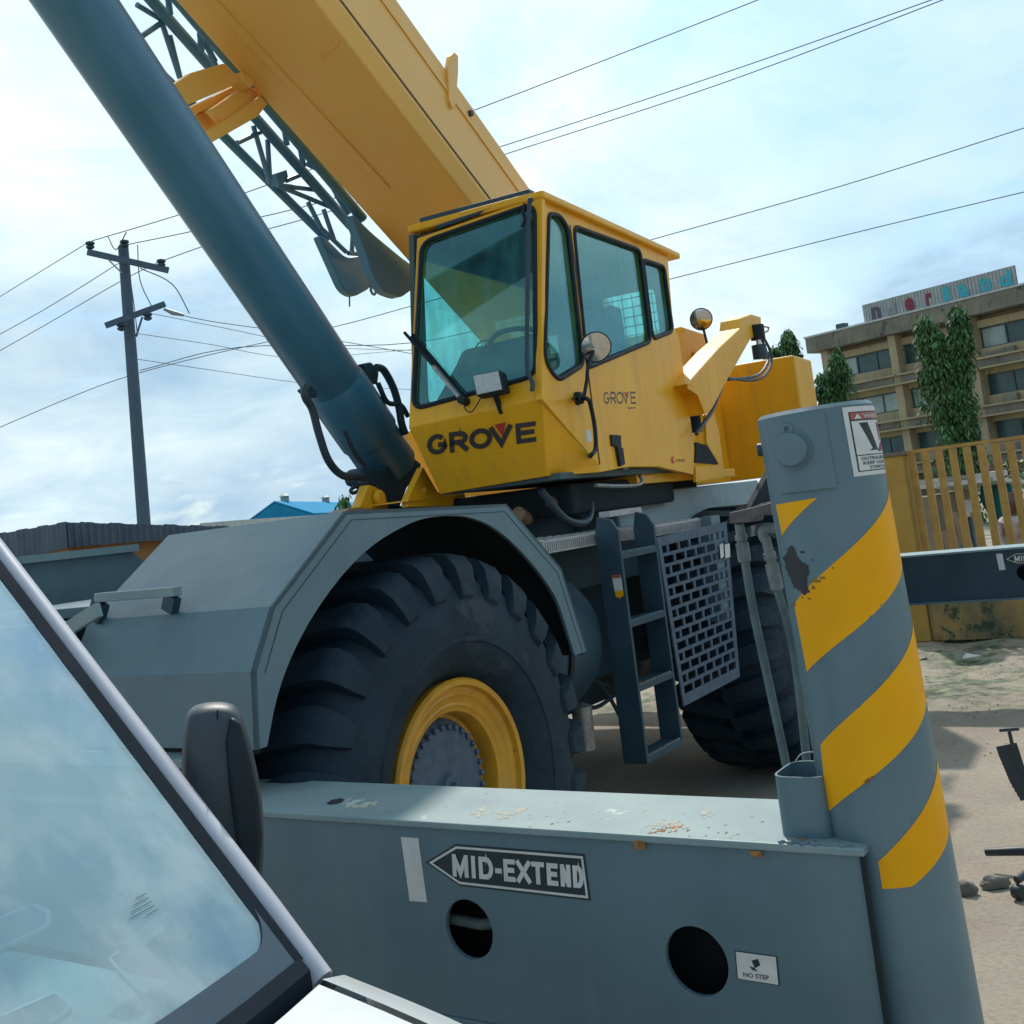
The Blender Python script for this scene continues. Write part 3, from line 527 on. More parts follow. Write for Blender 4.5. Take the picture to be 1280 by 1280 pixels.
# ---- wheels
def make_wheel():
    w = MB(); c = CR.w(0, 0, HUBZ); ax = B_; xx = A_
    side = [(.035, .375), (.02, .39), (-.03, .43), (-.053, .49), (-.055, .5), (-.061, .505), (-.061, .515), (-.057, .52), (-.06, .57), (-.045, .65), (-.02, .715), (.01, .75), (.05, .768), (.3, .775)]
    prof = side + [(.6 - h, r) for h, r in reversed(side[:-1])]
    w.lathe(c, ax, prof, 104, x=xx)
    P = lambda h, r, t: c + ax * h + (xx * math.cos(t) + Z_ * math.sin(t)) * r
    NL = 26; W2 = .125
    for s in range(2):
        for k in range(NL):
            t = 2 * math.pi * (k + (.5 if s else 0)) / NL; rows = []
            for ho, ro, hi, ri, sk, wd in ((-.056, .668, -.045, .655, 0, .70), (-.054, .715, -.03, .70, 0, .88), (-.038, .775, -.0, .75, .0, 1.0), (-.004, .812, .03, .76, .0, 1.0), (.05, .826, .06, .765, .01, 1.0), (.31, .822, .31, .765, .09, .8)):
                g1, g2 = (ho, hi) if not s else (.6 - ho, .6 - hi); hw = W2 / .8 / 2 * wd
                rows.append([P(g2, ri, t + sk - hw), P(g1, ro, t + sk - hw * .9), P(g1, ro, t + sk + hw * .9), P(g2, ri, t + sk + hw)])
            vs = [p for r in rows for p in r]; fs = [(0, 1, 2, 3), (20, 23, 22, 21)]
            for i in range(5): fs += [(i * 4 + j, i * 4 + j + 1, i * 4 + j + 5, i * 4 + j + 4) for j in range(3)]
            w.add(vs, fs)
    root = empty('wheel', c); root.parent = crane; root.location = c - WL[crane.name]
    w.build('tyre', 'tyre', root, smooth=True, auto=36)
    r = MB(); r.lathe(c, ax, [(.04, .372), (.0, .378), (-.012, .37), (-.008, .352), (.012, .345), (.02, .325), (.016, .318), (.024, .308), (.03, .29), (.026, .283), (.032, .274), (.036, .262), (.045, .257), (.10, .250), (.12, .2)], 88)
    r.build('rim', 'rim', root, smooth=True, auto=30)
    h = MB(); h.lathe(c, ax, [(.125, .245), (.10, .235), (.082, .212), (.072, .205), (.072, .05), (.066, .045), (.05, .042), (.045, .034), (.045, 0)], 60); h.build('hub', 'hub', root, smooth=True, auto=30)
    b0 = None
    for k in range(32):
        t = 2 * math.pi * k / 32; q = c + ax * .076 + (xx * math.cos(t) + Z_ * math.sin(t)) * .206
        if b0 is None:
            m_ = MB(); m_.lathe(q, -ax, [(-.012, .0115), (.012, .0115), (.014, .008), (.014, 0)], 6); b0 = m_.build('bolt', 'hub', root)
        else: copy_obj(b0, q + ax * -.0 - c + (WL[b0.name] - (c + ax * .076 + xx * .206)), root)
    MB().lathe(c + ax * .045, -ax, [(-.005, .02), (.018, .018), (.018, 0)], 6).build('hub_nut', 'hub', root)
    return root
wheel = make_wheel()
def copy_wheel(a, b, flip=False):
    r = wheel.copy(); COL.objects.link(r); r.parent = crane
    r.location = CR.w(a, b, HUBZ) - WL[crane.name]; WL[r.name] = CR.w(a, b, HUBZ)
    if flip: r.rotation_euler.z = math.pi
    for ch in list(wheel.children):
        c = ch.copy(); COL.objects.link(c); c.parent = r
    return r
copy_wheel(3.7, 0.0); copy_wheel(0, 3.1, True); copy_wheel(3.7, 3.1, True)
for a in (0, 3.7): MB().tube([CR.w(a, .5, HUBZ), CR.w(a, 1.2, HUBZ), CR.w(a, 1.25, HUBZ), CR.w(a, 1.85, HUBZ), CR.w(a, 1.9, HUBZ), CR.w(a, 2.6, HUBZ)], [.13, .13, .26, .26, .13, .13], 20).build('axle', 'grey_dark', crane, smooth=True)
# ---- fenders
OUT = [(-.965, 1.185), (-.95, 1.40), (-.853, 1.572), (-.496, 1.83), (.43, 1.80), (.778, 1.514), (.905, 1.155)]
INN = [(.80, 1.15), (.785, 1.2), (.722, 1.374), (.65, 1.47), (.555, 1.559), (.43, 1.655), (.299, 1.726), (.17, 1.765), (.048, 1.779), (-.08, 1.779), (-.191, 1.764), (-.37, 1.714), (-.532, 1.635), (-.68, 1.53), (-.793, 1.42), (-.87, 1.31), (-.925, 1.185)]
def fender(b0, b1, sgn, name_label, parent):
    f = MB(); out = [CR.w(a, b0, z) for a, z in OUT]; inn = [CR.w(a, b0, z) for a, z in INN]
    panel(f, out + inn[:1] + curve_pts(inn[1:], 4)[1:], [], B_ * .012 * sgn)
    e = B_ * (b1 - b0)
    for i in range(len(OUT) - 1):
        (a0, z0), (a1, z1) = OUT[i], OUT[i + 1]; d = V((a1 - a0, z1 - z0, 0)).normalized(); nx, nz = d.y * .012, -d.x * .012
        f.hexa([CR.w(a0, b0, z0), CR.w(a1, b0, z1), CR.w(a1 + nx, b0, z1 + nz), CR.w(a0 + nx, b0, z0 + nz)], [p + e for p in [CR.w(a0, b0, z0), CR.w(a1, b0, z1), CR.w(a1 + nx, b0, z1 + nz), CR.w(a0 + nx, b0, z0 + nz)]])
    o = f.build('fender', 'grey', parent, label=name_label)
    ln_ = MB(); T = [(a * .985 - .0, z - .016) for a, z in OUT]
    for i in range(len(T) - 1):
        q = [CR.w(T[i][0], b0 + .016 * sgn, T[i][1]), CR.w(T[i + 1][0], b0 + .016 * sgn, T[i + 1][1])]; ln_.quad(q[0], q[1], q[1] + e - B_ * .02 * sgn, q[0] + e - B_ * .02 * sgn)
    ln_.build('fender_shade_sheet', 'hole', o)  # near-black sheet under the fender top: arch shade painted as colour
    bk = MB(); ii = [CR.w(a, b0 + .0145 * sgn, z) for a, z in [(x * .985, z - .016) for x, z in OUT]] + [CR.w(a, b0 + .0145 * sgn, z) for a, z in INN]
    panel(bk, ii, [], B_ * .004 * sgn); bk.build('skirt_shade_sheet', 'hole', o)  # same near-black painted shade behind the skirt
    t = MB(); T = [(a * .955 - .0, 1.16 + (z - 1.16) * .955) for a, z in OUT[1:]]
    for i in range(len(T) - 1): t.bar(CR.w(T[i][0], b0 - .000 * sgn, T[i][1]), CR.w(T[i + 1][0], b0 - .000 * sgn, T[i + 1][1]), .003, .003)
    t.build('fender_seam', 'grey_dark', o)
    return o
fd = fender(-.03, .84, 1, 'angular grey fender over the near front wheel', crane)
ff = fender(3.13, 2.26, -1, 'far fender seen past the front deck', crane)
MB().prism([CR.w(a, 2.25, z - .004) for a, z in [(-.94, 1.2)] + OUT[1:-1] + [(.9, 1.2)]], B_ * .008).build('fender_inner_plate', 'grey', ff)
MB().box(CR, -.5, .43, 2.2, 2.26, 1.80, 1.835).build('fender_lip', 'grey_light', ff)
MB().box(CR, -.5, .42, .84, 2.26, 1.56, 1.60).build('front_deck', 'grey', crane, bevel=.003)
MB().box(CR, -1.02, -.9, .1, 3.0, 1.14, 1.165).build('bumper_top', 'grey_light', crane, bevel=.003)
MB().box(CR, -.99, -.93, .1, 3.0, 1.05, 1.14).build('bumper', 'grey_dark', crane, bevel=.003)
MB().box(CR, -.96, -.90, .84, 2.26, 1.165, 1.58).build('front_panel', 'grey_dark', crane, bevel=.003)
bp = -.86
q = cpx(CR, 'a', bp, [(123, 747), (222, 739)]); MB().bar(q[0], q[1], .035, .03).build('tie_down_bar', 'grey_light', fd, bevel=.003)
q = cpx(CR, 'a', bp, [(126, 752), (120, 775)]); MB().bar(q[0], q[1], .03, .06).build('bar_foot', 'grey_dark', fd)
q = cpx(CR, 'a', bp, [(216, 745), (212, 764)]); MB().bar(q[0], q[1], .03, .05).build('bar_foot', 'grey_dark', fd)
q = cpx(CR, 'a', -1.02, [(124, 762), (50, 808)]); MB().bar(q[0], q[1], .02, .045).build('brace_bar', 'grey_light', fd, bevel=.003)
# ---- carrier frame, deck
MB().box(CR, -.72, 4.7, 1.0, 2.1, .72, 1.30).build('carrier_frame', 'grey_dark', crane, bevel=.01)
MB().box(CR, .92, 4.6, .75, 2.35, 1.30, 1.56).build('deck_box', 'grey_dark', crane, bevel=.01)
def tread(a0, a1, b0, b1, z0, z1):
    o = MB().box(CR, a0, a1, b0, b1, z0, z1).build('deck_plate', 'grate', crane, bevel=.002)
    t = MB(); k = a0 + .02
    while k < a1 - .015: t.box(CR, k, k + .006, b0 - .003, b0, z0 + .008, z1 - .008); k += .018
    b = b0 + .04
    while b < b1 - .04:
        k = a0 + .03
        while k < a1 - .05: t.box(CR, k, k + .035, b, b + .008, z1, z1 + .004); k += .07
        b += .05
    tag(t.build('tread_ribs', 'steel', o), kind='stuff')
tread(.86, 1.505, .1, .74, 1.572, 1.628); tread(1.76, 2.72, .1, .74, 1.562, 1.615)
MB().lathe(CR.w(2.2, 1.55, 0), Z_, [(1.5, .72), (1.78, .72), (1.78, .66), (1.86, .66)], 48).build('turntable', 'grey_dark', crane, smooth=True)
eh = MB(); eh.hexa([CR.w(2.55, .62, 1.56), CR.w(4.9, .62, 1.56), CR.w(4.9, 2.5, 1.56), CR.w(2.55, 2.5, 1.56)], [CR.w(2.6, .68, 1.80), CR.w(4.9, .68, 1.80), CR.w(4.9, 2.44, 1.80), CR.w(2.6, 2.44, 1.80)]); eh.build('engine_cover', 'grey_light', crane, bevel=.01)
# air tank
tk = MB(); c = CR.w(.72, .42, 1.16); tk.lathe(c, A_, [(0, 0), (0, .27), (.03, .31), (.1, .33), (.5, .33), (.56, .31), (.6, .25), (.62, 0)], 48); tko = tk.build('air_tank', 'grey_dark', crane, smooth=True)
MB().lathe(CR.w(.95, .42, 1.16), A_, [(0, .33), (0, .342), (.03, .342), (.03, .33)], 48).build('tank_strap', 'black', tko, smooth=True)
tk = MB(); tk.lathe(CR.w(1.0, .5, 1.1), A_, [(0, .2), (.5, .2), (.55, .16), (.55, 0)], 36); tk.build('filter_drum', 'grey_dark', crane, smooth=True)
MB().box(CR, .95, 2.75, 2.38, 3.05, .56, 1.55).build('side_light_block', 'grey', crane, bevel=.03)  # box added on the far side to block light under the crane
MB().box(CR, -.6, 4.5, 1.25, 1.85, .5, .74).build('belly_light_block', 'grey_dark', crane, bevel=.02)  # low box added to keep light off the ground underneath
MB().tube([CR.w(0, 1.55, .72), CR.w(3.7, 1.55, .72)], .07, 12).build('drive_shaft', 'grey_dark', crane, smooth=True)
# ladder
lad = []
for a, b0, b1 in ((1.3, -.03, .09), (1.7, -.01, .1)):
    pts = [CR.w(a, b1, .59), CR.w(a, b0, .59), CR.w(a, b0, 1.63), CR.w(a, b0 + .03, 1.68), CR.w(a, b1 - .02, 1.7), CR.w(a, b1, 1.62)]
    o = MB().prism(pts, A_ * .02).build('ladder_stringer', 'grey_dark', crane, bevel=.002); lad.append(o)
for x, y in ((800, 690), (815, 772), (823, 851), (829, 940)):
    z = CR.at(x, y, 'b', -.02)[2]; r = MB().box(CR, 1.32, 1.70, -.015, .09, z - .016, z + .012).build('ladder_rung', 'grey_dark', crane, bevel=.002)
    t = MB(); k = 1.33
    while k < 1.69: t.box(CR, k, k + .012, -.012, .0, z + .012, z + .019); k += .026
    tag(t.build('rung_teeth', 'steel' if y > 800 else 'grey', r), kind='stuff')
q0 = CR.at(762, 641, 'b', .1); q1 = CR.at(802, 636, 'b', .1); MB().box(CR, q0[0], q1[0], .1, .16, q0[2] - .02, q0[2] + .008).build('ladder_rung', 'grate', crane, bevel=.002)
MB().prism(cpx(CR, 'a', 1.295, [(764.5, 719), (776, 718), (779.5, 744), (775, 748), (770, 746)]), A_ * -.001).build('warning_sticker', 'white', lad[0])
MB().prism(cpx(CR, 'a', 1.292, [(769, 739), (779, 738), (779.5, 744), (775, 748), (770, 746)]), A_ * -.001).build('sticker_foot', 'stripe', lad[0])
MB().prism(cpx(CR, 'a', 1.292, [(764.7, 719), (776, 718), (776.6, 722), (765.4, 723)]), A_ * -.001).build('sticker_head', 'orange_red', lad[0])
# guard grille: punched plate
g = [CR.at(x, y, 'b', .03) for x, y in ((821, 672), (908, 652), (925, 846), (855, 883))]
def gp(u, v):
    a0 = g[0][0] + (g[1][0] - g[0][0]) * u; a1 = g[3][0] + (g[2][0] - g[3][0]) * u; z0 = g[0][2] + (g[1][2] - g[0][2]) * u; z1 = g[3][2] + (g[2][2] - g[3][2]) * u
    return CR.w(a0 + (a1 - a0) * v, .03, z0 + (z1 - z0) * v)
gm = MB()
def gq(u0, u1, v0, v1): gm.prism([gp(u0, v0), gp(u1, v0), gp(u1, v1), gp(u0, v1)], B_ * .008)
gq(0, 1, 0, .055); gq(0, 1, .955, 1); gq(0, .045, .055, .955); gq(.945, 1, .055, .955)
NR = 14; ph = .9 / NR
for r in range(NR):
    v0 = .055 + r * ph; gq(.045, .945, v0 + ph * .70, v0 + ph)
    k = .045 + (.0 if r % 2 else .075)
    while k < .93:
        if k > .05: gq(k - .0125, min(k + .0125, .945), v0, v0 + ph * .70)
        k += .15
gm.build('guard_grille', 'hub', crane)
for x0, x1 in ((900, 904), (906, 912)):
    MB().prism(cpx(CR, 'b', .022, [(x0, 681), (x1, 679), (x1 + 1, 696), (x0 + 1, 698)]), B_ * .002).build('small_sticker', 'white', crane)
MB().box(CR, 2.5, 2.62, .04, .12, 1.05, 1.62).build('grille_post', 'grey', crane)
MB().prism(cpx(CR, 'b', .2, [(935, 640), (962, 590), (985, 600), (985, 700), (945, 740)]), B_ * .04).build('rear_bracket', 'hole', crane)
# under-frame hoses between front wheel and ladder
for pts in ([(715, 880), (745, 884), (770, 868), (790, 860)], [(745, 850), (762, 872), (775, 895), (782, 905)], [(712, 862), (735, 850), (760, 858)]):
    MB().tube(curve_pts(cpx(CR, 'b', .8, pts), 5), .012, 8).build('brake_hose', 'hose', crane, smooth=True)
MB().lathe(CR.w(1.42, .35, .62), Z_, [(0, 0), (0, .045), (.2, .05), (.22, .0)], 16).build('air_dryer', 'steel', crane, smooth=True)
# ---- rear outrigger beam
RF = 5.5
q = [CR.at(x, y, 'a', RF) for x, y in ((1125, 699.5), (1280, 683.5), (1280, 745), (1130, 756))]
zt_, zb_ = (q[0][2] + q[1][2]) / 2, (q[2][2] + q[3][2]) / 2
rb = MB(); hq = [CR.at(1298, 722, 'a', RF), CR.at(1450, 712, 'a', RF)]; hh = CR.at(1281, 716, 'a', RF)
panel(rb, [CR.w(RF, -1.75, zb_), CR.w(RF, 2.9, zb_), CR.w(RF, 2.9, zt_), CR.w(RF, -1.75, zt_)], [circ(hh[1], hh[2] , .055, RF), circ(hh[1] - .55, hh[2], .055, RF)], A_ * .014)
rb.box(CR, RF + .27, RF + .284, -1.75, 2.9, zb_, zt_) ; rbo = rb.build('outrigger_beam', 'grey_dark', crane, label='far rear outrigger beam crossing in front of the fence')
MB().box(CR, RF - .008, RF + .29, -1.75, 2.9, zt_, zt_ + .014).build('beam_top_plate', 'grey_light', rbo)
MB().box(CR, RF - .02, RF + .29, -1.75, 2.9, zb_ - .014, zb_).build('beam_bottom_flange', 'grey', rbo)
# same markings, carried over from the near beam in plane coordinates (b, z scaled)
r0 = CR.at(512, 1086, 'a', BF); r1 = CR.at(1248.5, 700, 'a', RF); ks = (zt_ - zb_) / .44
def rconv(pts):
    out = []
    for x, y in pts:
        a, b, z = CR.at(x, y, 'a', BF); out.append(CR.w(RF, r1[1] + (b - r0[1]) * ks, zb_ + (z - BZ) * ks))
    return out
beam_decals(CR, RF, rconv, rbo)
MB().lathe(CR.w(RF + .14, -1.86, 0), Z_, [(.3, 0), (.3, .11), (1.8, .11), (1.8, 0)], 32).build('outrigger_jack', 'grey', crane, smooth=True)
MB().lathe(CR.w(RF + .14, -1.86, 0), Z_, [(0, 0), (0, .25), (.05, .25), (.08, .06), (.3, .06)], 32).build('jack_rod', 'steel', crane, smooth=True)

# ================================================================== superstructure
Fp0 = SU.w(1.466, .1, 3.319); Fp1 = SU.w(1.264, .1, 2.334); Fn = (Fp1 - Fp0).cross(SB).normalized()
fpt = lambda pts: [hit_plane(x, y, Fp0, Fn) for x, y in Z(480, 200, 2.91, pts)]
spt = lambda pts, b=.1: cpx(SU, 'b', b, Z(480, 200, 2.91, pts))
if Fn.dot(SA) > 0: Fn = -Fn
ws = rounded(fpt([(138, 300), (548, 158), (552, 785), (106, 908)]), .07, 5)
tri = rounded(spt([(598, 196), (640, 203), (668, 250), (724, 745), (632, 803), (583, 735)]), [.04, .05, .04, .05, .06, .08], 4)
big = rounded(spt([(688, 240), (930, 328), (970, 660), (738, 757)]), .06, 5)
rear = rounded(spt([(940, 362), (1018, 388), (1048, 624), (977, 652)]), .05, 5)
cab = MB()
panel(cab, fpt([(120, 285), (575, 128), (575, 870), (90, 975)]), [ws], -Fn * .035)
panel(cab, spt([(575, 128), (1032, 352), (1052, 600), (1072, 640), (1130, 1050), (1126, 1145), (1000, 1116), (890, 1116), (785, 1136), (780, 1108), (575, 870)]), [tri, big, rear], SB * .035)
fr_bl, fr_br = fpt([(90, 975), (575, 870)]); lo_a = 1.42
lbl, lbr = [SU.w(*SU.at(x, y, 'a', lo_a)) for x, y in Z(480, 200, 2.91, [(205, 1215), (590, 1150)])]
cab.prism([fr_bl, fr_br, lbr, lbl], SA * .02)
sp = spt([(785, 1136), (780, 1108)])
cab.prism([fr_br, lbr, sp[0], sp[1]], SB * .02)
cab_o = cab.build('cab', 'yellow', crane, bevel=.003, label='yellow operator cab with tinted windows')
top_l = fpt([(120, 285)])[0]
CB1 = SU.at(512, 515, 'a', 1.28)[1]   # far side of the cab
# roof
rz = 3.325
rf = [SU.w(1.45, .065, rz - .045), SU.w(3.50, .065, rz - .045), SU.w(3.50, CB1 + .0, rz - .045), SU.w(1.45, CB1 + .0, rz - .045)]
MB().prism(rf, Z_ * .042).build('cab_roof', 'yellow', cab_o, bevel=.012)
MB().box(SU, 1.5, 3.2, .16, CB1 - .05, rz - .004, rz + .035).build('roof_hatch', 'grey_dark', cab_o, bevel=.008)
MB().tube(curve_pts(fpt([(190, 246), (300, 208), (420, 165), (545, 122)]), 4), .012, 8).build('roof_gutter', 'grey_dark', cab_o, smooth=True)
# far wall, back wall, floor
fw_ = MB(); wb = CB1
panel(fw_, [SU.w(1.30, wb, 2.25), SU.w(3.42, wb, 1.9), SU.w(3.38, wb, 3.27), SU.w(1.46, wb, 3.27)], [rounded([SU.w(1.42, wb, 2.36), SU.w(2.95, wb, 2.36), SU.w(2.95, wb, 3.15), SU.w(1.53, wb, 3.15)], .06)], SB * -.03)
fw_.build('cab_far_wall', 'interior', cab_o)
MB().prism(rounded([SU.w(1.42, wb - .012, 2.36), SU.w(2.95, wb - .012, 2.36), SU.w(2.95, wb - .012, 3.15), SU.w(1.53, wb - .012, 3.15)], .06), SB * .004).build('window_pane', 'cabglass', cab_o)
bw = MB(); panel(bw, [SU.w(3.38, .13, 1.9), SU.w(3.38, wb, 1.9), SU.w(3.36, wb, 3.27), SU.w(3.36, .13, 3.27)], [rounded([SU.w(3.37, .22, 2.5), SU.w(3.37, wb - .1, 2.5), SU.w(3.37, wb - .1, 3.1), SU.w(3.37, .22, 3.1)], .05)], SA * -.03)
bw.build('cab_back_wall', 'interior', cab_o)
MB().prism([SU.w(3.36, .22, 2.5), SU.w(3.36, wb - .1, 2.5), SU.w(3.36, wb - .1, 3.1), SU.w(3.36, .22, 3.1)], SA * .004).build('window_pane', 'cabglass', cab_o)
gr = MB()
for k in range(9): gr.bar(SU.w(3.42, .2 + k * .07, 2.5), SU.w(3.42, .2 + k * .07, 3.1), .006)
for k in range(10): gr.bar(SU.w(3.42, .2, 2.52 + k * .062), SU.w(3.42, wb - .08, 2.52 + k * .062), .006)
gr.build('rear_window_guard', 'interior', cab_o)
MB().box(SU, 1.45, 3.36, .16, wb - .03, 1.9, 1.93).build('cab_floor', 'interior', cab_o)
MB().box(SU, 1.5, 3.34, .14, wb - .03, 3.235, 3.268).build('headliner', 'interior', cab_o)
# dashboard, wheel, seat
db = MB(); db.hexa([SU.w(1.34, .16, 2.3), SU.w(1.34, wb - .04, 2.3), SU.w(1.75, wb - .04, 2.05), SU.w(1.75, .16, 2.05)], [SU.w(1.38, .16, 2.44), SU.w(1.38, wb - .16, 2.42), SU.w(1.66, wb - .12, 2.66), SU.w(1.66, .16, 2.68)]); db.build('dashboard', 'interior', cab_o, bevel=.03)
sw = MB(); cwp = SU.w(1.78, .42, 2.62); ax = (SA * .35 + Z_ * .8).normalized(); x_ = SB; y_ = ax.cross(x_)
sw.tube([cwp + (x_ * math.cos(k * math.pi / 12) + y_ * math.sin(k * math.pi / 12)) * .19 for k in range(25)], .014, 8, cap=False); sw.bar(cwp - x_ * .19, cwp + x_ * .19, .02); sw.tube([cwp, cwp - ax * .35], .03, 8)
sw.build('steering_wheel', 'black', cab_o, smooth=True)
st = MB(); st.box(SU, 2.2, 2.7, .24, .72, 2.18, 2.32); st.box(SU, 2.66, 2.8, .24, .72, 2.3, 2.92); st.box(SU, 2.68, 2.78, .34, .62, 2.92, 3.1); st.build('seat', 'seat', cab_o, bevel=.04)
MB().box(SU, 2.3, 2.6, .3, .66, 1.93, 2.18).build('seat_base', 'black', cab_o)
cl = MB(); cp_ = [SU.w(1.78, .16, 3.1), SU.w(1.8, .16, 2.9), SU.w(1.79, .17, 2.75), SU.w(1.81, .16, 2.6)]
for i in range(3): cl.bar(cp_[i], cp_[i + 1], .05 - .008 * (i % 2), .02)
cl.build('hanging_cloth', 'teal', cab_o)
for pts, m in (([(600, 640), (628, 637), (638, 700), (608, 705)], 'white'), ([(655, 665), (700, 690), (690, 735), (658, 722)], 'teal'), ([(668, 688), (682, 692), (680, 706), (668, 702)], 'orange_red')):
    MB().prism(spt(pts, .14), SB * .003).build('paper_tag', m, cab_o)
for k_ in range(4): lv = MB(); q_ = SU.w(1.95 + .07 * k_, .2, 2.35); lv.tube([q_, q_ + Z_ * .22], .008, 8); lv.tube([q_ + Z_ * .22, q_ + Z_ * .27], .02, 10); lv.build('lever', 'black', cab_o, smooth=True)
MB().box(SU, 1.9, 2.25, .14, .24, 1.95, 2.38).build('console', 'interior', cab_o, bevel=.015)
MB().box(SU, 1.9, 2.3, CB1 - .2, CB1 - .05, 1.95, 2.42).build('console', 'interior', cab_o, bevel=.015)
fan = MB(); fc = SU.w(1.56, .55, 2.6)
for k in range(10): fan.bar(fc, fc + (SB * math.cos(k * .628) + Z_ * math.sin(k * .628)) * .06, .004)
fan.tube([fc + (SB * math.cos(k * math.pi / 10) + Z_ * math.sin(k * math.pi / 10)) * .06 for k in range(21)], .004, 6, cap=False); fan.build('fan', 'interior', cab_o)
# panes and seals
def pane(loop, n, name='window_pane'):
    MB().prism([p + n * .012 for p in loop], n * .004).build(name, 'cabglass', cab_o)
    MB().tube(loop + [loop[0], loop[1]], .013, 8, cap=False).build('window_seal', 'black', cab_o, smooth=True)
pane(ws, -Fn, 'windscreen'); pane(tri, SB); pane(big, SB); pane(rear, SB)
# door outline
dr = spt([(676, 236), (700, 420), (745, 790), (785, 1108)], .098); dj = MB()
for i in range(3): dj.bar(dr[i], dr[i + 1], .006)
dr = spt([(1076, 650), (1040, 352)], .098)
dj.build('door_joint', 'letter', cab_o)
# lettering
lfp = lambda pts: [hit_plane(x, y, fr_br - Fn * 0, ((lbl - fr_bl).cross(fr_br - fr_bl)).normalized()) for x, y in Z(480, 200, 2.91, pts)]
ln_ = ((lbl - fr_bl).cross(fr_br - fr_bl)).normalized(); ln_ = ln_ if ln_.dot(EYE - fr_br) > 0 else -ln_
def letters(cells, y0, y1, x0, x1, hgt, off, nn, conv, bold):
    for ch, a, b in cells:
        ya = y0 + (y1 - y0) * (a - x0) / (x1 - x0); yb = y0 + (y1 - y0) * (b - x0) / (x1 - x0)
        ll, lr, tp = conv([(a, ya), (b, yb), (a - hgt * .06, ya - hgt)]); glyph('cab_lettering', ch, ll + nn * off, lr + nn * off, tp - ll, bold, 'letter', cab_o, nn)
letters((('G', 160, 233), ('R', 241, 308), ('O', 313, 396), ('V', 388, 470), ('E', 483, 556)), 1075, 1023, 160, 556, 74, .004, ln_, lfp, .235)
MB().prism([p + ln_ * .0048 for p in lfp([(404, 962), (444, 952), (432, 1004)])], ln_ * .0005).build('red_triangle', 'red', cab_o)
letters((('G', 800, 821), ('R', 825, 845), ('O', 847, 871), ('V', 869, 892), ('E', 898, 917)), 888, 887, 800, 917, 45, .0008, -SB, spt, .15)
MB().prism([p - SB * .0014 for p in spt([(873, 845), (889, 845), (882, 866)])], SB * .0004).build('red_triangle', 'red', cab_o)
MB().prism([p - SB * .0012 for p in spt([(885, 900), (915, 900), (915, 903), (888, 905)])], SB * .0004).build('small_print', 'letter', cab_o)
ll, lr, tp = spt([(1060, 1098), (1094, 1098), (1060, 1088)]); text('dealer_lettering', 'cranes', ll - SB * .001, lr - SB * .001, tp - ll, 'letter', cab_o, thick=0)
MB().prism([p - SB * .001 for p in spt([(1046, 1080), (1056, 1078), (1050, 1088), (1058, 1102), (1047, 1104), (1042, 1092)])], SB * .0004).build('dealer_emblem', 'red', cab_o)
MB().prism([p - SB * .001 for p in spt([(733, 980), (752, 985), (757, 1022), (737, 1026)])], SB * .0004).build('small_label', 'white', cab_o)
# door handle
h0 = spt([(820, 1000), (855, 1002), (858, 1050), (824, 1040)]); MB().prism(h0, SB * -.012).build('door_handle', 'black', cab_o, bevel=.003)
h0 = spt([(838, 1045), (858, 1048), (866, 1108), (850, 1116)]); MB().prism([p - SB * .02 for p in h0], SB * .018).build('handle_grip', 'black', cab_o, bevel=.003)
# grab rail and mirror
g0 = spt([(735, 868), (748, 880), (765, 960), (770, 1045), (752, 1075)], .04); MB().tube(curve_pts([spt([(728, 868)], .1)[0]] + g0 + [spt([(752, 1077)], .1)[0]], 5), .011, 10).build('grab_rail', 'black', cab_o, smooth=True)
m0 = spt([(700, 868), (728, 858), (738, 800), (742, 745)], .0); MB().tube([spt([(690, 868)], .1)[0]] + m0, .009, 10).build('mirror_arm', 'black', cab_o, smooth=True)
MB().lathe(spt([(700, 868)], .1)[0], -SB, [(0, .035), (.03, .03), (.04, 0)], 16).build('mirror_mount', 'black', cab_o, smooth=True)
mc = spt([(770, 680)], -.02)[0]; mn = (-SA * .8 - SB * .5 - Z_ * .42).normalized()
MB().lathe(mc, mn, [(-.03, 0), (-.025, .045), (-.008, .078), (.004, .08), (.006, .075)], 32).build('mirror_shell', 'black', cab_o, smooth=True)
MB().lathe(mc, mn, [(.004, .075), (.012, .045), (.014, 0)], 32).build('mirror_face', 'mirrorglass', cab_o, smooth=True)
MB().bar(mc - mn * .02, spt([(742, 745)], .0)[0], .014).build('mirror_arm', 'black', cab_o)
# wiper, work light, rod
wpp = fpt([(300, 880), (200, 760), (90, 635)]); n_ = Fn
MB().bar(wpp[0] + n_ * .04, wpp[1] + n_ * .05, .02, .016).build('wiper_arm', 'steel', cab_o); MB().bar(wpp[1] + n_ * .045, wpp[2] + n_ * .04, .012).build('wiper_arm', 'black', cab_o)
w2 = fpt([(108, 640), (300, 868)]); MB().bar(w2[0] + n_ * .015, w2[1] + n_ * .015, .012, .022).build('wiper_blade', 'black', cab_o)
MB().tube([wpp[0], wpp[0] + n_ * .055], .022, 10).build('wiper_motor', 'black', cab_o, smooth=True)
MB().tube(curve_pts([p + n_ * .02 for p in fpt([(300, 890), (305, 912), (325, 920), (345, 895), (360, 868)])], 4), .003, 6).build('lamp_cable', 'black', cab_o)
lp = fpt([(359, 803), (462, 784), (478, 858), (376, 880)]); MB().prism([p + n_ * .04 for p in lp], n_ * .07).build('work_light', 'black', cab_o, bevel=.01)
c = sum(lp, V()) / 4; MB().prism([c + (p - c) * .88 + n_ * .108 for p in lp], n_ * .006).build('light_lens', 'lamp', cab_o, bevel=.002)
MB().bar(c + n_ * .07, c - Z_ * .12, .02).build('light_bracket', 'black', cab_o)
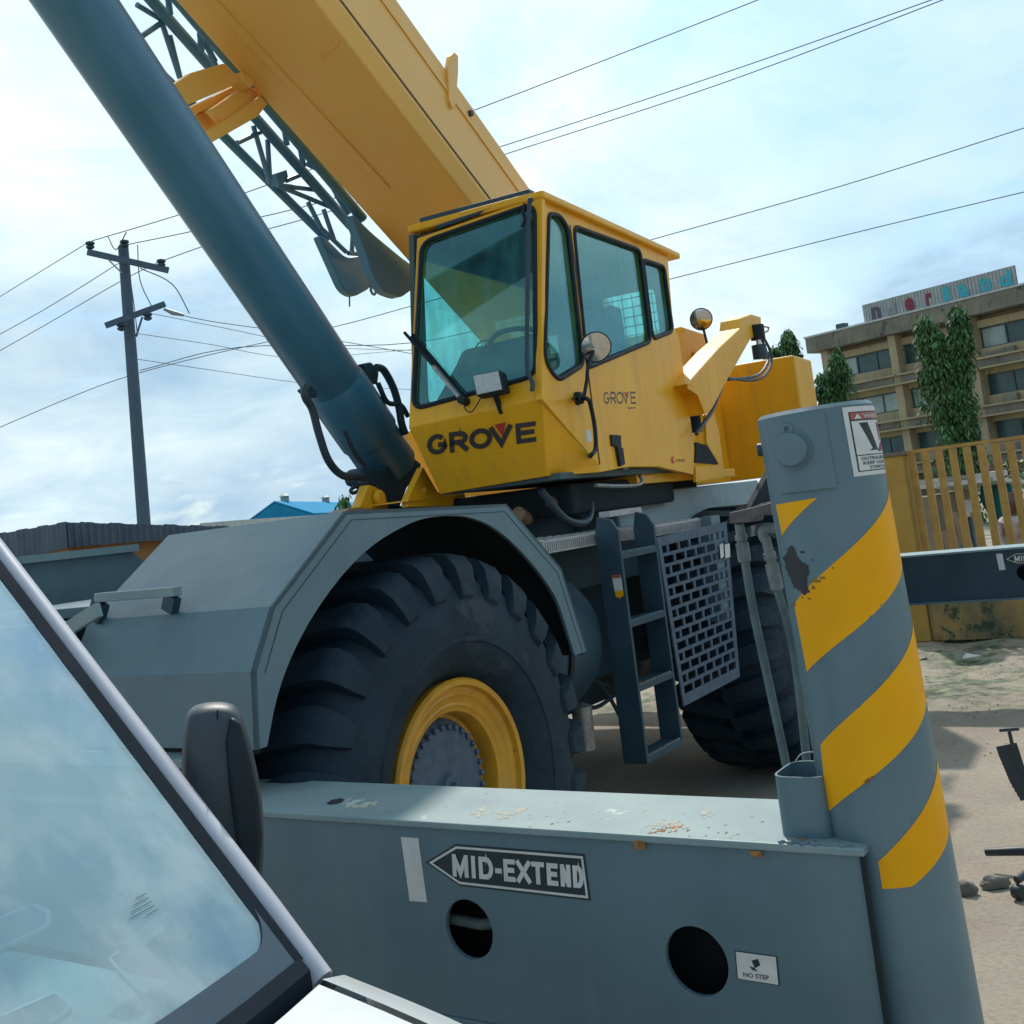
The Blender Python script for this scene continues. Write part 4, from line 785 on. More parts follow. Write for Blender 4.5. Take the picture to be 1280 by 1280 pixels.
MB().tube(curve_pts([p + n_ * .05 for p in fpt([(558, 160), (545, 180), (540, 450), (538, 740), (545, 790), (558, 820), (556, 850)])], 5), .011, 10).build('cab_rod', 'hose', cab_o, smooth=True)
MB().tube(curve_pts([p + n_ * .02 for p in fpt([(520, 165), (512, 195), (520, 220), (510, 250)])], 3), .01, 8).build('lamp_cable', 'black', cab_o)
# step under the cab
MB().tube(curve_pts(cpx(SU, 'b', .16, Z(480, 200, 2.91, [(770, 1183), (850, 1186), (925, 1182), (940, 1165), (930, 1148)])), 4), .011, 10).build('step_rail', 'steel', crane, smooth=True)
MB().prism(cpx(SU, 'b', .25, Z(480, 200, 2.91, [(890, 1118), (1000, 1118), (1030, 1150), (960, 1165), (880, 1150)])), SB * .5).build('cab_mount', 'tan_rail', crane)
# lower superstructure
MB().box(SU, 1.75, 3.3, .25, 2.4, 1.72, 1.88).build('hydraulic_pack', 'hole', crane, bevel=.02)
for k, (a, b, z, r) in enumerate(((1.7, .35, 1.8, .05), (1.9, .3, 1.76, .07), (2.25, .28, 1.78, .05), (1.62, .5, 1.76, .06))):
    MB().tube([SU.w(a, b, z), SU.w(a + .12, b + .02, z - .03), SU.w(a + .25, b + .1, z)], r * .6, 10).build('hydraulic_motor', ('brownsteel', 'grey_dark', 'hose', 'tan_rail')[k], crane, smooth=True)
MB().tube(curve_pts([SU.w(1.5, .3, 1.86), SU.w(1.65, .25, 1.7), SU.w(1.9, .24, 1.69), SU.w(2.1, .3, 1.86)], 6), .02, 8).build('hydraulic_hose', 'hose', crane, smooth=True)
MB().box(SU, 2.55, 4.5, .2, 2.4, 1.845, 1.90).build('slew_platform', 'yellow', crane, bevel=.004)
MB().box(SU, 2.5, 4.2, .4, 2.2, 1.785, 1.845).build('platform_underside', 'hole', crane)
# side plates and counterweight
cwm = MB(); c0 = .12
cb = -.1; k_, _, zt = SU.at(992, 443.5, 'b', cb); k2, _, zt2_ = SU.at(1014.5, 455, 'b', cb)
cwm.box(SU, k_, k2, cb, 2.7, 1.82, zt); cwm.build('counterweight', 'yellow', crane, bevel=.015)
MB().box(SU, 3.4, k_ - .003, .55, 2.3, 1.82, 2.45).build('rear_frame', 'yellow', crane, bevel=.01)
MB().box(SU, k_ - .55, k_ - .2, .75, 1.6, 2.4, 2.86).build('hoist_cover', 'yellow', crane, bevel=.02)
MB().prism(cpx(SU, 'b', .1, Z(840, 380, 4.92, [(205, 680), (250, 640), (290, 780), (325, 1065), (150, 1095), (145, 1000), (290, 985), (215, 860)])), SB * .02).build('side_plate', 'yellow', crane, bevel=.002)
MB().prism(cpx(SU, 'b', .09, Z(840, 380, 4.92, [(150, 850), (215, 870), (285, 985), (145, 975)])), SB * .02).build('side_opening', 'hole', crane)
MB().prism(cpx(SU, 'b', .4, Z(840, 380, 4.92, [(30, 145), (60, 138), (195, 182), (230, 260), (250, 330), (200, 430), (110, 520), (150, 700), (140, 950), (60, 950)])), SB * .5).build('hoist_housing', 'yellow', crane, bevel=.01)
gc = SU.w(*SU.at(840 + 150 / 4.92, 380 + 348 / 4.92, 'b', .39)); MB().lathe(gc, -SB, [(0, .07), (.03, .07), (.03, .045), (.01, .04), (.01, .02), (.03, .02), (.03, 0)], 24).build('winch_gear', 'yellow', crane, smooth=True)
arm = [(100, 490), (130, 450), (290, 270), (420, 150), (425, 85), (490, 62), (548, 80), (550, 190), (485, 215), (380, 400), (245, 650), (205, 680), (170, 550)]
pts = cpx(SU, 'b', .0, Z(840, 380, 4.92, arm)); MB().prism(pts, SB * .16).build('hose_reel_arm', 'yellow', crane, bevel=.008)
MB().prism(cpx(SU, 'b', -.003, Z(840, 380, 4.92, [(100, 490), (172, 548), (205, 680), (190, 640), (160, 560), (100, 520)])), SB * .01).build('arm_rib', 'yellow', crane)
jcp = SU.at(840 + 520 / 4.92, 380 + 165 / 4.92, 'b', .2)
for (x0, y0, y1, r, m) in ((518, 130, 215, .055, 'black'), (530, 215, 250, .02, 'chrome'), (533, 252, 332, .055, 'grey_dark')):
    p0, p1 = [SU.w(*SU.at(840 + x0 / 4.92, 380 + y / 4.92, 'b', -.02)) for y in (y0, y1)]; p1 = V((p0.x, p0.y, p1.z)); MB().tube([p0, p1], r, 14).build('pin_cylinder', m, crane, smooth=True)
for pts in ([(560, 200), (600, 280), (610, 370), (560, 450), (470, 470), (345, 455)], [(550, 210), (580, 290), (590, 350), (540, 430), (450, 455), (345, 465)]):
    MB().tube(curve_pts(cpx(SU, 'b', .05, Z(840, 380, 4.92, pts)), 5), .011, 8).build('hydraulic_hose', 'hose', crane, smooth=True)
MB().tube(cpx(SU, 'b', .1, Z(840, 380, 4.92, [(548, 135), (595, 145), (590, 165), (560, 180)])), .008, 6).build('pin_handle', 'tan_rail', crane)
MB().tube(curve_pts(cpx(SU, 'b', .05, Z(840, 380, 4.92, [(320, 480), (250, 650), (205, 720), (150, 800)])), 4), .013, 8).build('hydraulic_hose', 'hose', crane, smooth=True)
for x, y in ((128, 660), (135, 715)): 
    q = SU.w(*SU.at(840 + x / 4.92, 380 + y / 4.92, 'b', .15)); MB().tube([q, q - Z_ * .08], .045, 12).build('relief_valve', 'black', crane, smooth=True)
# rear mirror
mc2 = SU.w(*SU.at(876.5, 399, 'b', .3)); mn2 = (-SA * .9 - SB * .35 - Z_ * .3).normalized()
MB().lathe(mc2, mn2, [(-.03, 0), (-.02, .06), (0, .085), (.004, .078)], 28).build('mirror_shell', 'black', crane, smooth=True)
MB().lathe(mc2, mn2, [(.002, .078), (.012, .04), (.014, 0)], 28).build('mirror_face', 'mirrorglass', crane, smooth=True)
MB().tube([mc2 - mn2 * .02, SU.w(*SU.at(884, 430, 'b', .3))], .01, 8).build('mirror_arm', 'grey_dark', crane)
# ---- boom
SL = .545
def bz(a): return 4.44 - (a - 1.302) * SL
sec = [(1.09, 0), (1.79, 0), (1.83, .07), (1.83, .69), (1.78, .75), (1.10, .75), (1.05, .70), (1.05, .125)]
A0, A1 = -7.0, 4.9
bm_ = MB(); bm_.hexa([SU.w(A0, b, bz(A0) + z) for b, z in sec], [SU.w(A1, b, bz(A1) + z) for b, z in sec]); boom = bm_.build('boom', 'boom', crane, bevel=.012, label='long telescopic boom rising to the upper left')
bd = (SU.w(1, 0, bz(1)) - SU.w(0, 0, bz(0))).normalized()
MB().bar(SU.w(A0, 1.046, bz(A0) + .16), SU.w(A1, 1.046, bz(A1) + .16), .004, .009).build('boom_seam', 'letter', boom)
MB().bar(SU.w(A0, 1.046, bz(A0) + .55), SU.w(A1, 1.046, bz(A1) + .55), .01, .03).build('boom_rib', 'boom', boom, bevel=.003)
def bottom(x, y, lift=.003):
    n = SB.cross(bd).normalized(); n = n if n.z < 0 else -n; return hit_plane(x, y, SU.w(1.302, 1.3, 4.44), n) + n * lift
MB().bar(bottom(150, -125), bottom(484, 236), .05, .014).build('wear_strip', 'boom', boom, bevel=.003)
MB().bar(bottom(402, 73), bottom(423, 51), .02, .01).build('stop_block', 'boom', boom)
lg = [(562, 125), (560, 85), (563, 70), (568, 65), (573, 70), (573, 90), (570, 130), (566, 136)]
MB().prism(cpx(SU, 'b', 1.03, lg), SB * .03).build('lifting_lug', 'boom', boom, bevel=.004)
MB().lathe(SU.w(*SU.at(587, 142, 'b', 1.05)), -SB, [(0, .02), (.02, .02), (.02, 0)], 14).build('pin', 'grey_dark', boom)
# lift cylinder
c0_, c1_ = [SU.w(*SU.at(x, y, 'b', 1.4)) for x, y in ((489, 585), (93, 0))]; d_ = (c1_ - c0_).normalized()
lc = MB().tube([c0_, c0_ + d_ * .02, c1_ + d_ * 3.2], [.15, .16, .16], 48).build('lift_cylinder', 'cyl', crane, smooth=True)
MB().tube([c0_ + d_ * .25, c0_ + d_ * .27, c0_ + d_ * .62, c0_ + d_ * .66], [.16, .171, .171, .16], 48).build('cylinder_sleeve', 'cyl', lc, smooth=True)
z3 = lambda pts, b: cpx(SU, 'b', b, Z(360, 430, 4.267, pts))
MB().prism(z3([(385, 690), (410, 655), (480, 660), (600, 620), (640, 575), (722, 640), (690, 710), (640, 770), (600, 880), (520, 890), (460, 765), (400, 745)], 1.3), SB * .12).build('cylinder_foot', 'grey_dark', lc, bevel=.02)
MB().prism(z3([(395, 105), (445, 95), (470, 120), (488, 150), (480, 215), (440, 200)], 1.3), SB * .1).build('holding_valve', 'grey_dark', lc, bevel=.01)
MB().prism(z3([(90, 240), (115, 220), (160, 250), (160, 285), (135, 285)], 1.35), SB * .06).build('hose_port', 'grey_dark', lc, bevel=.01)
for pts, r in (([(110, 225), (88, 250), (95, 290), (130, 350), (165, 480), (215, 620), (290, 700), (390, 708)], .028), ([(470, 125), (510, 140), (560, 230), (590, 330), (605, 420), (625, 480)], .03), ([(480, 210), (530, 310), (600, 325), (640, 385)], .02), ([(300, 460), (350, 570), (410, 650)], .02), ([(420, 740), (360, 760), (335, 780), (350, 795), (400, 770)], .014), ([(388, 720), (392, 780), (400, 850)], .012)):
    MB().tube(curve_pts(z3(pts, 1.25), 6), r * .72, 10).build('hydraulic_hose', 'hose', crane, smooth=True)
MB().prism(z3([(400, 880), (385, 870), (432, 750), (470, 762), (520, 800), (540, 885)], 1.15), SB * .06).build('cylinder_clevis', 'yellow', crane, bevel=.006)
MB().lathe(z3([(478, 822)], 1.14)[0], -SB, [(0, .04), (.02, .04), (.03, .03), (.03, 0)], 24).build('pivot_pin', 'yellow', crane, smooth=True)
MB().prism(z3([(300, 900), (330, 875), (640, 880), (640, 900)], 1.15), SB * .1).build('front_rail', 'tan_rail', crane)
fp = [(640, 870), (640, 825), (722, 655), (800, 790), (945, 800), (950, 862)]
pl = MB(); panel(pl, z3(fp, .95), [z3([(724 + 12 * math.cos(k), 777 + 24 * math.sin(k)) for k in [i * math.pi / 6 for i in range(12)]], .95)], SB * .04); pl.build('front_side_plate', 'yellow', crane, bevel=.004)
MB().prism(z3([(640, 832), (940, 795), (940, 800), (640, 840)], .93), SB * .3).build('front_ledge', 'yellow', crane)
# bracket holding the jib
z6 = lambda pts, b: cpx(SU, 'b', b, Z(180, 0, 3.367, pts))
jb = empty('jib_bracket', z6([(330, 430)], 1.8)[0]); jb.parent = crane; jb.location = WL[jb.name] - WL[crane.name]
for pts, b, t in (([(125, 355), (200, 305), (340, 265), (410, 335), (400, 350), (190, 440), (150, 420)], 1.80, .05), ([(190, 455), (400, 350), (430, 360), (330, 430), (270, 460), (210, 480)], 1.9, .08), ([(210, 485), (275, 455), (330, 520), (270, 555)], 1.95, .06), ([(280, 460), (430, 360), (490, 380), (500, 400), (340, 520)], 1.84, .05), ([(270, 560), (500, 395), (520, 440), (480, 490), (290, 598)], 1.80, .08), ([(410, 300), (440, 315), (470, 350), (450, 370), (420, 340)], 1.76, .1)):
    MB().prism(z6(pts, b), SB * t).build('bracket_plate', 'boom', jb, bevel=.006)
# ---- stowed lattice jib
jib = empty('lattice_jib', z6([(560, 640)], 2.1)[0]); jib.parent = crane; jib.location = WL[jib.name] - WL[crane.name]
def jbar(p, q, r, b, name='jib_brace'):
    w = z6([p, q], b); d = (w[1] - w[0]); MB().tube([w[0], w[1]], r, 10).build(name, 'cyl', jib)
for p, q, r, b in (((-260, -330), (870, 950), .034, 2.05), ((-160, -360), (920, 920), .036, 1.9), ((-300, -60), (770, 1005), .03, 2.2)):
    jbar(p, q, r, b, 'jib_chord')
for p, q in (((395, 600), (495, 553)), ((460, 530), (530, 770)), ((520, 590), (530, 760)), ((565, 780), (735, 800)), ((560, 780), (830, 890)), ((755, 880), (800, 1010)), ((690, 850), (745, 960)), ((75, 95), (152, 330)), ((108, 150), (150, 320)), ((-20, 160), (75, 95)), ((-30, 20), (70, 80)), ((880, 950), (875, 1060)), ((860, 1065), (920, 1070)), ((600, 760), (660, 735)), ((745, 960), (850, 1060))):
    jbar(p, q, .016, 2.1)
for p, q in (((235, 140), (242, 215)), ((275, 210), (302, 280)), ((588, 530), (602, 610)), ((655, 610), (672, 700)), ((690, 690), (765, 730)), ((765, 740), (850, 880)), ((240, 150), (300, 260)), ((100, -20), (110, 60)), ((810, 820), (860, 900))): jbar(p, q, .018, 1.97)
MB().prism(z6([(555, 730), (600, 715), (610, 760), (570, 778)], 2.1), SB * .06).build('jib_lug', 'cyl', jib)
MB().prism(rounded(z6([(735, 985), (770, 1005), (850, 1085), (930, 1075), (975, 1175), (950, 1215), (885, 1250), (840, 1220)], 2.15), .06), SB * .06).build('jib_end_plate', 'cyl', jib, bevel=.008)
MB().prism(rounded(z6([(870, 890), (960, 980), (1080, 1080), (1135, 1120), (1135, 1215), (1080, 1255), (1010, 1230), (960, 1150), (930, 1050)], 1.88), .06), SB * .07).build('jib_end_plate', 'cyl', jib, bevel=.008)
for x, y in ((962, 1190), (965, 1222)):
    q = z6([(x, y)], 2.15)[0]; MB().tube([q + (SA * math.cos(k * math.pi / 5) + Z_ * math.sin(k * math.pi / 5)) * .03 for k in range(11)], .01, 6, cap=False).build('shackle', 'cyl', jib, smooth=True)
MB().tube(z6([(865, 1245), (865, 1290)], 2.15), .006, 6).build('jib_cable', 'cyl', jib)
# ================================================================== WHITE CAR (front left)
Bp = sight(375, 1203, 1.52); Tp = sight(-4, 702, 2.0)
pd = (Tp - Bp).normalized(); hd = V((pd.x, pd.y, 0)).normalized()         # hd: towards the car's tail
lf = V((-hd.y, hd.x, 0));                                               # across the car
if lf.dot(Bp - EYE) < 0: lf = -lf                                       # lf: away from the camera = car's outer side
rt = -lf
car = empty('parked_car', V((Bp.x, Bp.y, 0)) + rt * .8, 'white car parked close by, with its windscreen reflecting clouds and a dark door mirror', 'car')
slope = pd.z / math.hypot(pd.x, pd.y)
Tq = Bp + pd * 1.05; W_ = 1.42
def gpt(u, v, off=0):      # u across from the near pillar (0..1), v up the glass (0..1)
    p = Bp + pd * (1.05 * v) + rt * (W_ * u) * (1 - .12 * v) ; crown = 4 * u * (1 - u)
    p = p - hd * (.10 * crown * (1 - .3 * v)) + rt * .0
    n = pd.cross(rt).normalized(); n = n if n.z > 0 else -n
    return p + n * off
gn = pd.cross(rt).normalized(); gn = gn if gn.z > 0 else -gn
def sheet(u0, u1, v0, v1, off, th, nu=16, nv=6):
    vs = [gpt(u0 + (u1 - u0) * i / nu, v0 + (v1 - v0) * j / nv, off) for j in range(nv + 1) for i in range(nu + 1)]; n = len(vs)
    vs += [p - gn * th for p in vs]; w = nu + 1; fs = []
    for j in range(nv):
        for i in range(nu): a = j * w + i; fs += [(a, a + 1, a + w + 1, a + w), (n + a, n + a + w, n + a + w + 1, n + a + 1)]
    return MB().add(vs, fs)
sheet(.0, 1.0, .0, 1.0, 0, .004).build('windscreen', 'vanglass', car, smooth=True)
# frit: printed border inside the glass, with a rounded inner corner
def frit():
    mb = MB(); inner = []
    for k in range(9):
        t = k / 8 * math.pi / 2; inner.append((.006 + .034 * (1 - math.sin(t)), .042 + .06 * (1 - math.cos(t))))
    path_in = [(1, .042), (.45, .042), (.2, .042)] + inner + [(.006, .3), (.003, .45), (.002, .7), (.0015, 1.0)]
    path_out = [(1, .0), (.45, .0), (.2, .0)] + [(.09 * (1 - k / 4), 0) if k < 4 else (0, .2 * (k - 4) / 4) for k in range(9)] + [(0, .3), (0, .45), (0, .7), (0, 1)]
    dens = lambda P: [(P[i][0] + (P[i + 1][0] - P[i][0]) * k / 6, P[i][1] + (P[i + 1][1] - P[i][1]) * k / 6) for i in range(len(P) - 1) for k in range(6)] + [P[-1]]
    path_in = dens(path_in); path_out = dens(path_out)
    vs = [gpt(u, v, .0022) for u, v in path_in] + [gpt(u, v, .0022) for u, v in path_out]; n = len(path_in)
    return mb.add(vs, [(i, i + 1, n + i + 1, n + i) for i in range(n - 1)])
frit().build('windscreen_border', 'frit', car)
seal = MB(); seal.add(*(lambda P: ([gpt(0, v, .004) - rt * (-.017) for v in P] + [gpt(0, v, .004) + lf * .004 for v in P] , [(i, i + 1, len(P) + i + 1, len(P) + i) for i in range(len(P) - 1)]))([k / 10 for k in range(11)]))
seal.build('windscreen_seal', 'seal', car)
pil = MB(); pts = [gpt(0, v, -.012) + lf * .022 for v in [k / 12 for k in range(0, 13)]]; pts[0] = pts[0] - pd * .03
pil.tube(pts, [.016] + [.018] * 12, 16); pil.build('windscreen_pillar', 'pillar', car, smooth=True)
MB().tube([p + lf * .012 - Z_ * .016 for p in pts], .012, 12).build('door_frame', 'mirror_shell', car, smooth=True)
# cowl and seal strip at the foot of the glass
cw = MB(); rows = []
for k in range(13):
    u = k / 12; rows.append([gpt(u, 0, .004) + pd * .004, gpt(u, 0, .004) - hd * .014 - Z_ * .010, gpt(u, 0, 0) - hd * .02 - Z_ * .05])
cw.add([p for r in rows for p in r], [(i * 3 + j, i * 3 + j + 1, i * 3 + j + 4, i * 3 + j + 3) for i in range(12) for j in range(2)]); cw.build('cowl_strip', 'seal', car, smooth=True)
# bonnet and wing: longitudinal sections from the foot of the glass forward
def body_pt(s, f):   # s: across (0 outer edge .. 1 centre .. 2 other edge), f: forward 0..1
    u = s / 2; base = gpt(min(max(u, 0), 1), 0, 0) - hd * .03 + lf * (0.0)
    fwd = -hd * (.72 * f) ; drop = -Z_ * (.035 + .12 * f + .20 * f ** 3)
    return base + fwd + drop + Z_ * .012
hood = MB(); NS, NF = 18, 14
hood.add([body_pt(2 * i / NS, j / NF) for j in range(NF + 1) for i in range(NS + 1)], [(j * (NS + 1) + i, j * (NS + 1) + i + 1, (j + 1) * (NS + 1) + i + 1, (j + 1) * (NS + 1) + i) for j in range(NF) for i in range(NS)])
ho = hood.build('bonnet', 'vanwhite', car, smooth=True, auto=60)
for side, sg in ((0, 1), (2, -1)):
    o_ = lf * sg; wg = MB(); prof = ((.006, .004), (.045, -.006), (.075, -.03), (.09, -.08), (.1, -.25), (.1, -.62)); vs = []
    for j in range(NF + 1):
        b = body_pt(side, j / NF)
        for x, z in prof: vs.append(b + o_ * x + Z_ * z)
    n = len(prof); wg.add(vs, [(j * n + i, j * n + i + 1, (j + 1) * n + i + 1, (j + 1) * n + i) for j in range(NF) for i in range(n - 1)]); wg.build('wing', 'vanwhite', car, smooth=True, auto=60)
    # door side behind, roof rail, far pillar
    dr_ = MB(); b0 = body_pt(side, 0) + o_ * .1 - Z_ * .09 + hd * .05; q = [b0 - Z_ * .02, b0 + hd * 1.9 - Z_ * .02, b0 + hd * 1.9 - Z_ * .85, b0 - Z_ * .85]; dr_.prism(q, -o_ * .05); dr_.build('door', 'vanwhite', car, bevel=.02)
MB().tube([gpt(1, v, -.012) + rt * .022 for v in [k / 8 for k in range(9)]], .021, 12).build('windscreen_pillar', 'pillar', car, smooth=True)
rf = MB(); rows = []
for j in range(7):
    for i in range(9):
        u = i / 8; rows.append(gpt(u, 1, .006) + hd * (.35 * j) + Z_ * (.05 * math.sin(j / 6 * 2.2)))
rf.add(rows, [(j * 9 + i, j * 9 + i + 1, (j + 1) * 9 + i + 1, (j + 1) * 9 + i) for j in range(6) for i in range(8)]); rf.build('roof', 'vanwhite', car, smooth=True)
fr_ = MB(); f1 = [body_pt(2 * i / 12, 1) for i in range(13)]; fr_.add(f1 + [p - Z_ * .5 for p in f1], [(i, i + 1, 14 + i, 13 + i) for i in range(12)]); fr_.build('front_bumper', 'vanwhite', car, smooth=True)
for s_, f_ in ((0, .35), (2, .35)):
    c = body_pt(s_, f_); c.z = .32; MB().lathe(c + (lf if s_ == 0 else rt) * .1, rt if s_ == 0 else lf, [(0, 0), (0, .2), (0, .3), (.03, .32), (.19, .32), (.2, 0)], 28).build('car_wheel', 'black', car, smooth=True)
# dashboard under the glass
dz = Bp.z - .05
def dpt(x, y, z=dz):
    r = FW * F + RT * (x - CX) - UP * (y - CY); t = (z - EYE.z) / r.z; return EYE + r * t
d0 = gpt(0, 0) - Z_ * .05; ds_ = MB(); o1 = gpt(.0, 0) + hd * .02 - Z_ * .05; o2 = gpt(1, 0) + hd * .02 - Z_ * .05; mid = gpt(.5, 0) + hd * .02 - Z_ * .05
ds_.prism([o1, mid, o2, o2 + hd * .62 + Z_ * .0, o1 + hd * .62 + Z_ * .0], -Z_ * .04); dsh = ds_.build('dashboard', 'dash', car, bevel=.01)
def dtray(px, w):
    pts = [dpt(x, y, dz + .004) for x, y in px]; MB().tube(rounded(pts, .02, 4) + [rounded(pts, .02, 4)[0]], w, 8, cap=False).build('tray_rim', 'dashline', dsh, smooth=True)
    MB().prism(pts, Z_ * -.001).build('tray', 'frit', dsh)
dtray([(-60, 1300), (70, 1242), (90, 1262), (-20, 1330)], .004)
dtray([(-80, 1185), (40, 1132), (62, 1142), (58, 1160), (-60, 1215)], .005)
MB().tube([dpt(x, y, dz + .003) for x, y in ((160, 1180), (137, 1199), (205, 1273), (240, 1310))], .0025, 6).build('airbag_joint', 'dashline', dsh, smooth=True)
MB().prism([gpt(u, v, -.006) for u, v in ((.165, .15), (.178, .15), (.178, .172), (.165, .172))], gn * .001).build('glass_sticker', 'frit', car)
for j in range(5): MB().prism([gpt(u, v, .0024) for u, v in ((.105, .15 + j * .006), (.118 + .006 * ((j * 3) % 4), .15 + j * .006), (.118 + .006 * ((j * 3) % 4), .1508 + j * .006), (.105, .1508 + j * .006))], gn * .0002).build('glass_marking', 'frit', car)
stc = gpt(.25, .55) + hd * .3 - gn * .3
for k in range(2):
    c = gpt(.25 + .5 * k, .3) + hd * .75 - Z_ * .35; sx = MB(); sx.prism([c + lf * .24 - Z_ * .3, c - lf * .24 - Z_ * .3, c - lf * .22 + Z_ * .25, c + lf * .22 + Z_ * .25], hd * .14); sx.build('car_seat', 'grey_dark', car, bevel=.04)
# door mirror
mdir = -hd * .95 + lf * .15; mdir.normalize()
ms_ = [(228, 905), (236, 885), (262, 879), (292, 880), (303, 892), (316, 935), (327, 985), (333, 1040), (330, 1105), (318, 1122), (262, 1118), (232, 1080), (224, 1000)]
md = 1.78; ctr = sight(278, 1000, md); mx = (RT * .98 + FW * .1).normalized()
def mpt(x, y, off):
    r = FW * F + RT * (x - CX) - UP * (y - CY); n = (ctr - EYE); n.z = 0; n.normalize(); t = (ctr - EYE).dot(n) / r.dot(n); return EYE + r * t + n * off
fr0 = [mpt(x, y, 0) for x, y in ms_]; cc0 = sum(fr0, V()) / len(fr0); nn_ = (ctr - EYE); nn_.z = 0; nn_.normalize()
rings = [[cc0 + (p - cc0) * .80 - nn_ * .02 for p in fr0], [cc0 + (p - cc0) * .95 - nn_ * .006 for p in fr0], [cc0 + (p - cc0) * 1.0 + nn_ * .012 for p in fr0], [cc0 + (p - cc0) * .985 + nn_ * .05 for p in fr0], [cc0 + (p - cc0) * .9 + nn_ * .075 for p in fr0]]
mm = MB(); n = len(fr0); vs = [p for r in rings for p in r]; mm.add(vs, [(k * n + i, k * n + (i + 1) % n, (k + 1) * n + (i + 1) % n, (k + 1) * n + i) for k in range(4) for i in range(n)] + [tuple(range(n)), tuple(reversed(range(4 * n, 5 * n)))])
mo = mm.build('door_mirror', 'mirror_shell', car, smooth=True, auto=50); sm = mo.modifiers.new('sub', 'SUBSURF'); sm.levels = 1; sm.render_levels = 2
MB().prism([mpt(x, y, -.028) for x, y in ((288, 893), (300, 900), (312, 945), (322, 990), (327, 1040), (322, 1095), (305, 1108), (296, 1050), (286, 980), (282, 925))], nn_ * .02).build('mirror_cover', 'black', mo, bevel=.006)
MB().tube([mpt(x, y, -.012) for x, y in ((272, 886), (270, 930), (286, 1010), (300, 1110))], .0016, 6).build('mirror_joint', 'black', mo)
MB().bar(ctr - Z_ * .12, ctr - Z_ * .16 + rt * .18, .05, .04).build('mirror_foot', 'mirror_shell', mo, bevel=.01)

# ================================================================== SETTING
gr_m = bpy.data.materials.new('sandy_ground'); gr_m.use_nodes = True; t = gr_m.node_tree; n_ = t.nodes; l_ = t.links; p_ = n_['Principled BSDF']; p_.inputs['Roughness'].default_value = .95
g_ = n_.new('ShaderNodeNewGeometry')
def gn_(s, d=8, r=.65, loc=(0, 0, 0)):
    mp = n_.new('ShaderNodeMapping'); mp.inputs['Location'].default_value = loc; l_.new(g_.outputs['Position'], mp.inputs[0])
    x = n_.new('ShaderNodeTexNoise'); x.inputs['Scale'].default_value = s; x.inputs['Detail'].default_value = d; x.inputs['Roughness'].default_value = r; l_.new(mp.outputs[0], x.inputs['Vector']); return x
def rp_(src, stops):
    r = n_.new('ShaderNodeValToRGB'); e = r.color_ramp.elements
    while len(e) < len(stops): e.new(.5)
    for i, (q, c) in enumerate(stops): e[i].position = q; e[i].color = (*c, 1)
    l_.new(src, r.inputs[0]); return r
base = rp_(gn_(1.1).outputs['Fac'], [(.3, (.27, .22, .165)), (.5, (.34, .285, .22)), (.7, (.395, .335, .26))])
peb = rp_(gn_(42, 4, .7).outputs['Fac'], [(.36, (.82, .82, .82)), (.5, (1, 1, 1)), (.68, (1.07, 1.06, 1.05))])
mu = n_.new('ShaderNodeMixRGB'); mu.blend_type = 'MULTIPLY'; mu.inputs[0].default_value = 1; l_.new(base.outputs[0], mu.inputs[1]); l_.new(peb.outputs[0], mu.inputs[2])
# rough mossy strip beyond the sandy yard, limited by distance along the crane axis
sp_ = n_.new('ShaderNodeVectorMath'); sp_.operation = 'DOT_PRODUCT'; sp_.inputs[1].default_value = tuple(CR.a); l_.new(g_.outputs['Position'], sp_.inputs[0])
zone = n_.new('ShaderNodeMapRange'); zb0 = V((OC[0], OC[1], 0)).dot(CR.a); zone.inputs[1].default_value = zb0 + 5.0; zone.inputs[2].default_value = zb0 + 5.7; l_.new(sp_.outputs['Value'], zone.inputs[0])
mossn = rp_(gn_(1.7, 9, .72, (3, 1, 0)).outputs['Fac'], [(.44, (0, 0, 0)), (.56, (1, 1, 1))])
mz_ = n_.new('ShaderNodeMath'); mz_.operation = 'MULTIPLY'; l_.new(zone.outputs[0], mz_.inputs[0]); l_.new(mossn.outputs[0], mz_.inputs[1])
mossc = rp_(gn_(9, 8, .7).outputs['Fac'], [(.35, (.035, .05, .04)), (.5, (.11, .13, .08)), (.65, (.3, .33, .2))])
mx_ = n_.new('ShaderNodeMixRGB'); l_.new(mz_.outputs[0], mx_.inputs[0]); l_.new(mu.outputs[0], mx_.inputs[1]); l_.new(mossc.outputs[0], mx_.inputs[2]); l_.new(mx_.outputs[0], p_.inputs['Base Color'])
bp_ = n_.new('ShaderNodeBump'); bp_.inputs['Strength'].default_value = .5; bp_.inputs['Distance'].default_value = .03; l_.new(gn_(24, 8, .7).outputs['Fac'], bp_.inputs['Height']); l_.new(bp_.outputs[0], p_.inputs['Normal'])
from mathutils import noise as mnoise
gd = MB(); NX, NY = 150, 190; X0, X1, Y0, Y1 = -4, 14, 1, 24; vs = []
for j in range(NY + 1):
    for i in range(NX + 1):
        x = X0 + (X1 - X0) * i / NX; y = Y0 + (Y1 - Y0) * j / NY; e = min(i, j, NX - i, NY - j)
        da = V((x, y, 0)).dot(CR.a) - zb0; amp = .008 + .05 * min(max((da - 4.9) / .8, 0), 1)
        z = (mnoise.fractal((x * 1.3, y * 1.3, 3), 1, 2, 6)) * amp if e > 0 else 0
        vs.append((x, y, z - (0.0)))
W1 = NX + 1
gd.add(vs, [(j * W1 + i, j * W1 + i + 1, (j + 1) * W1 + i + 1, (j + 1) * W1 + i) for j in range(NY) for i in range(NX)])
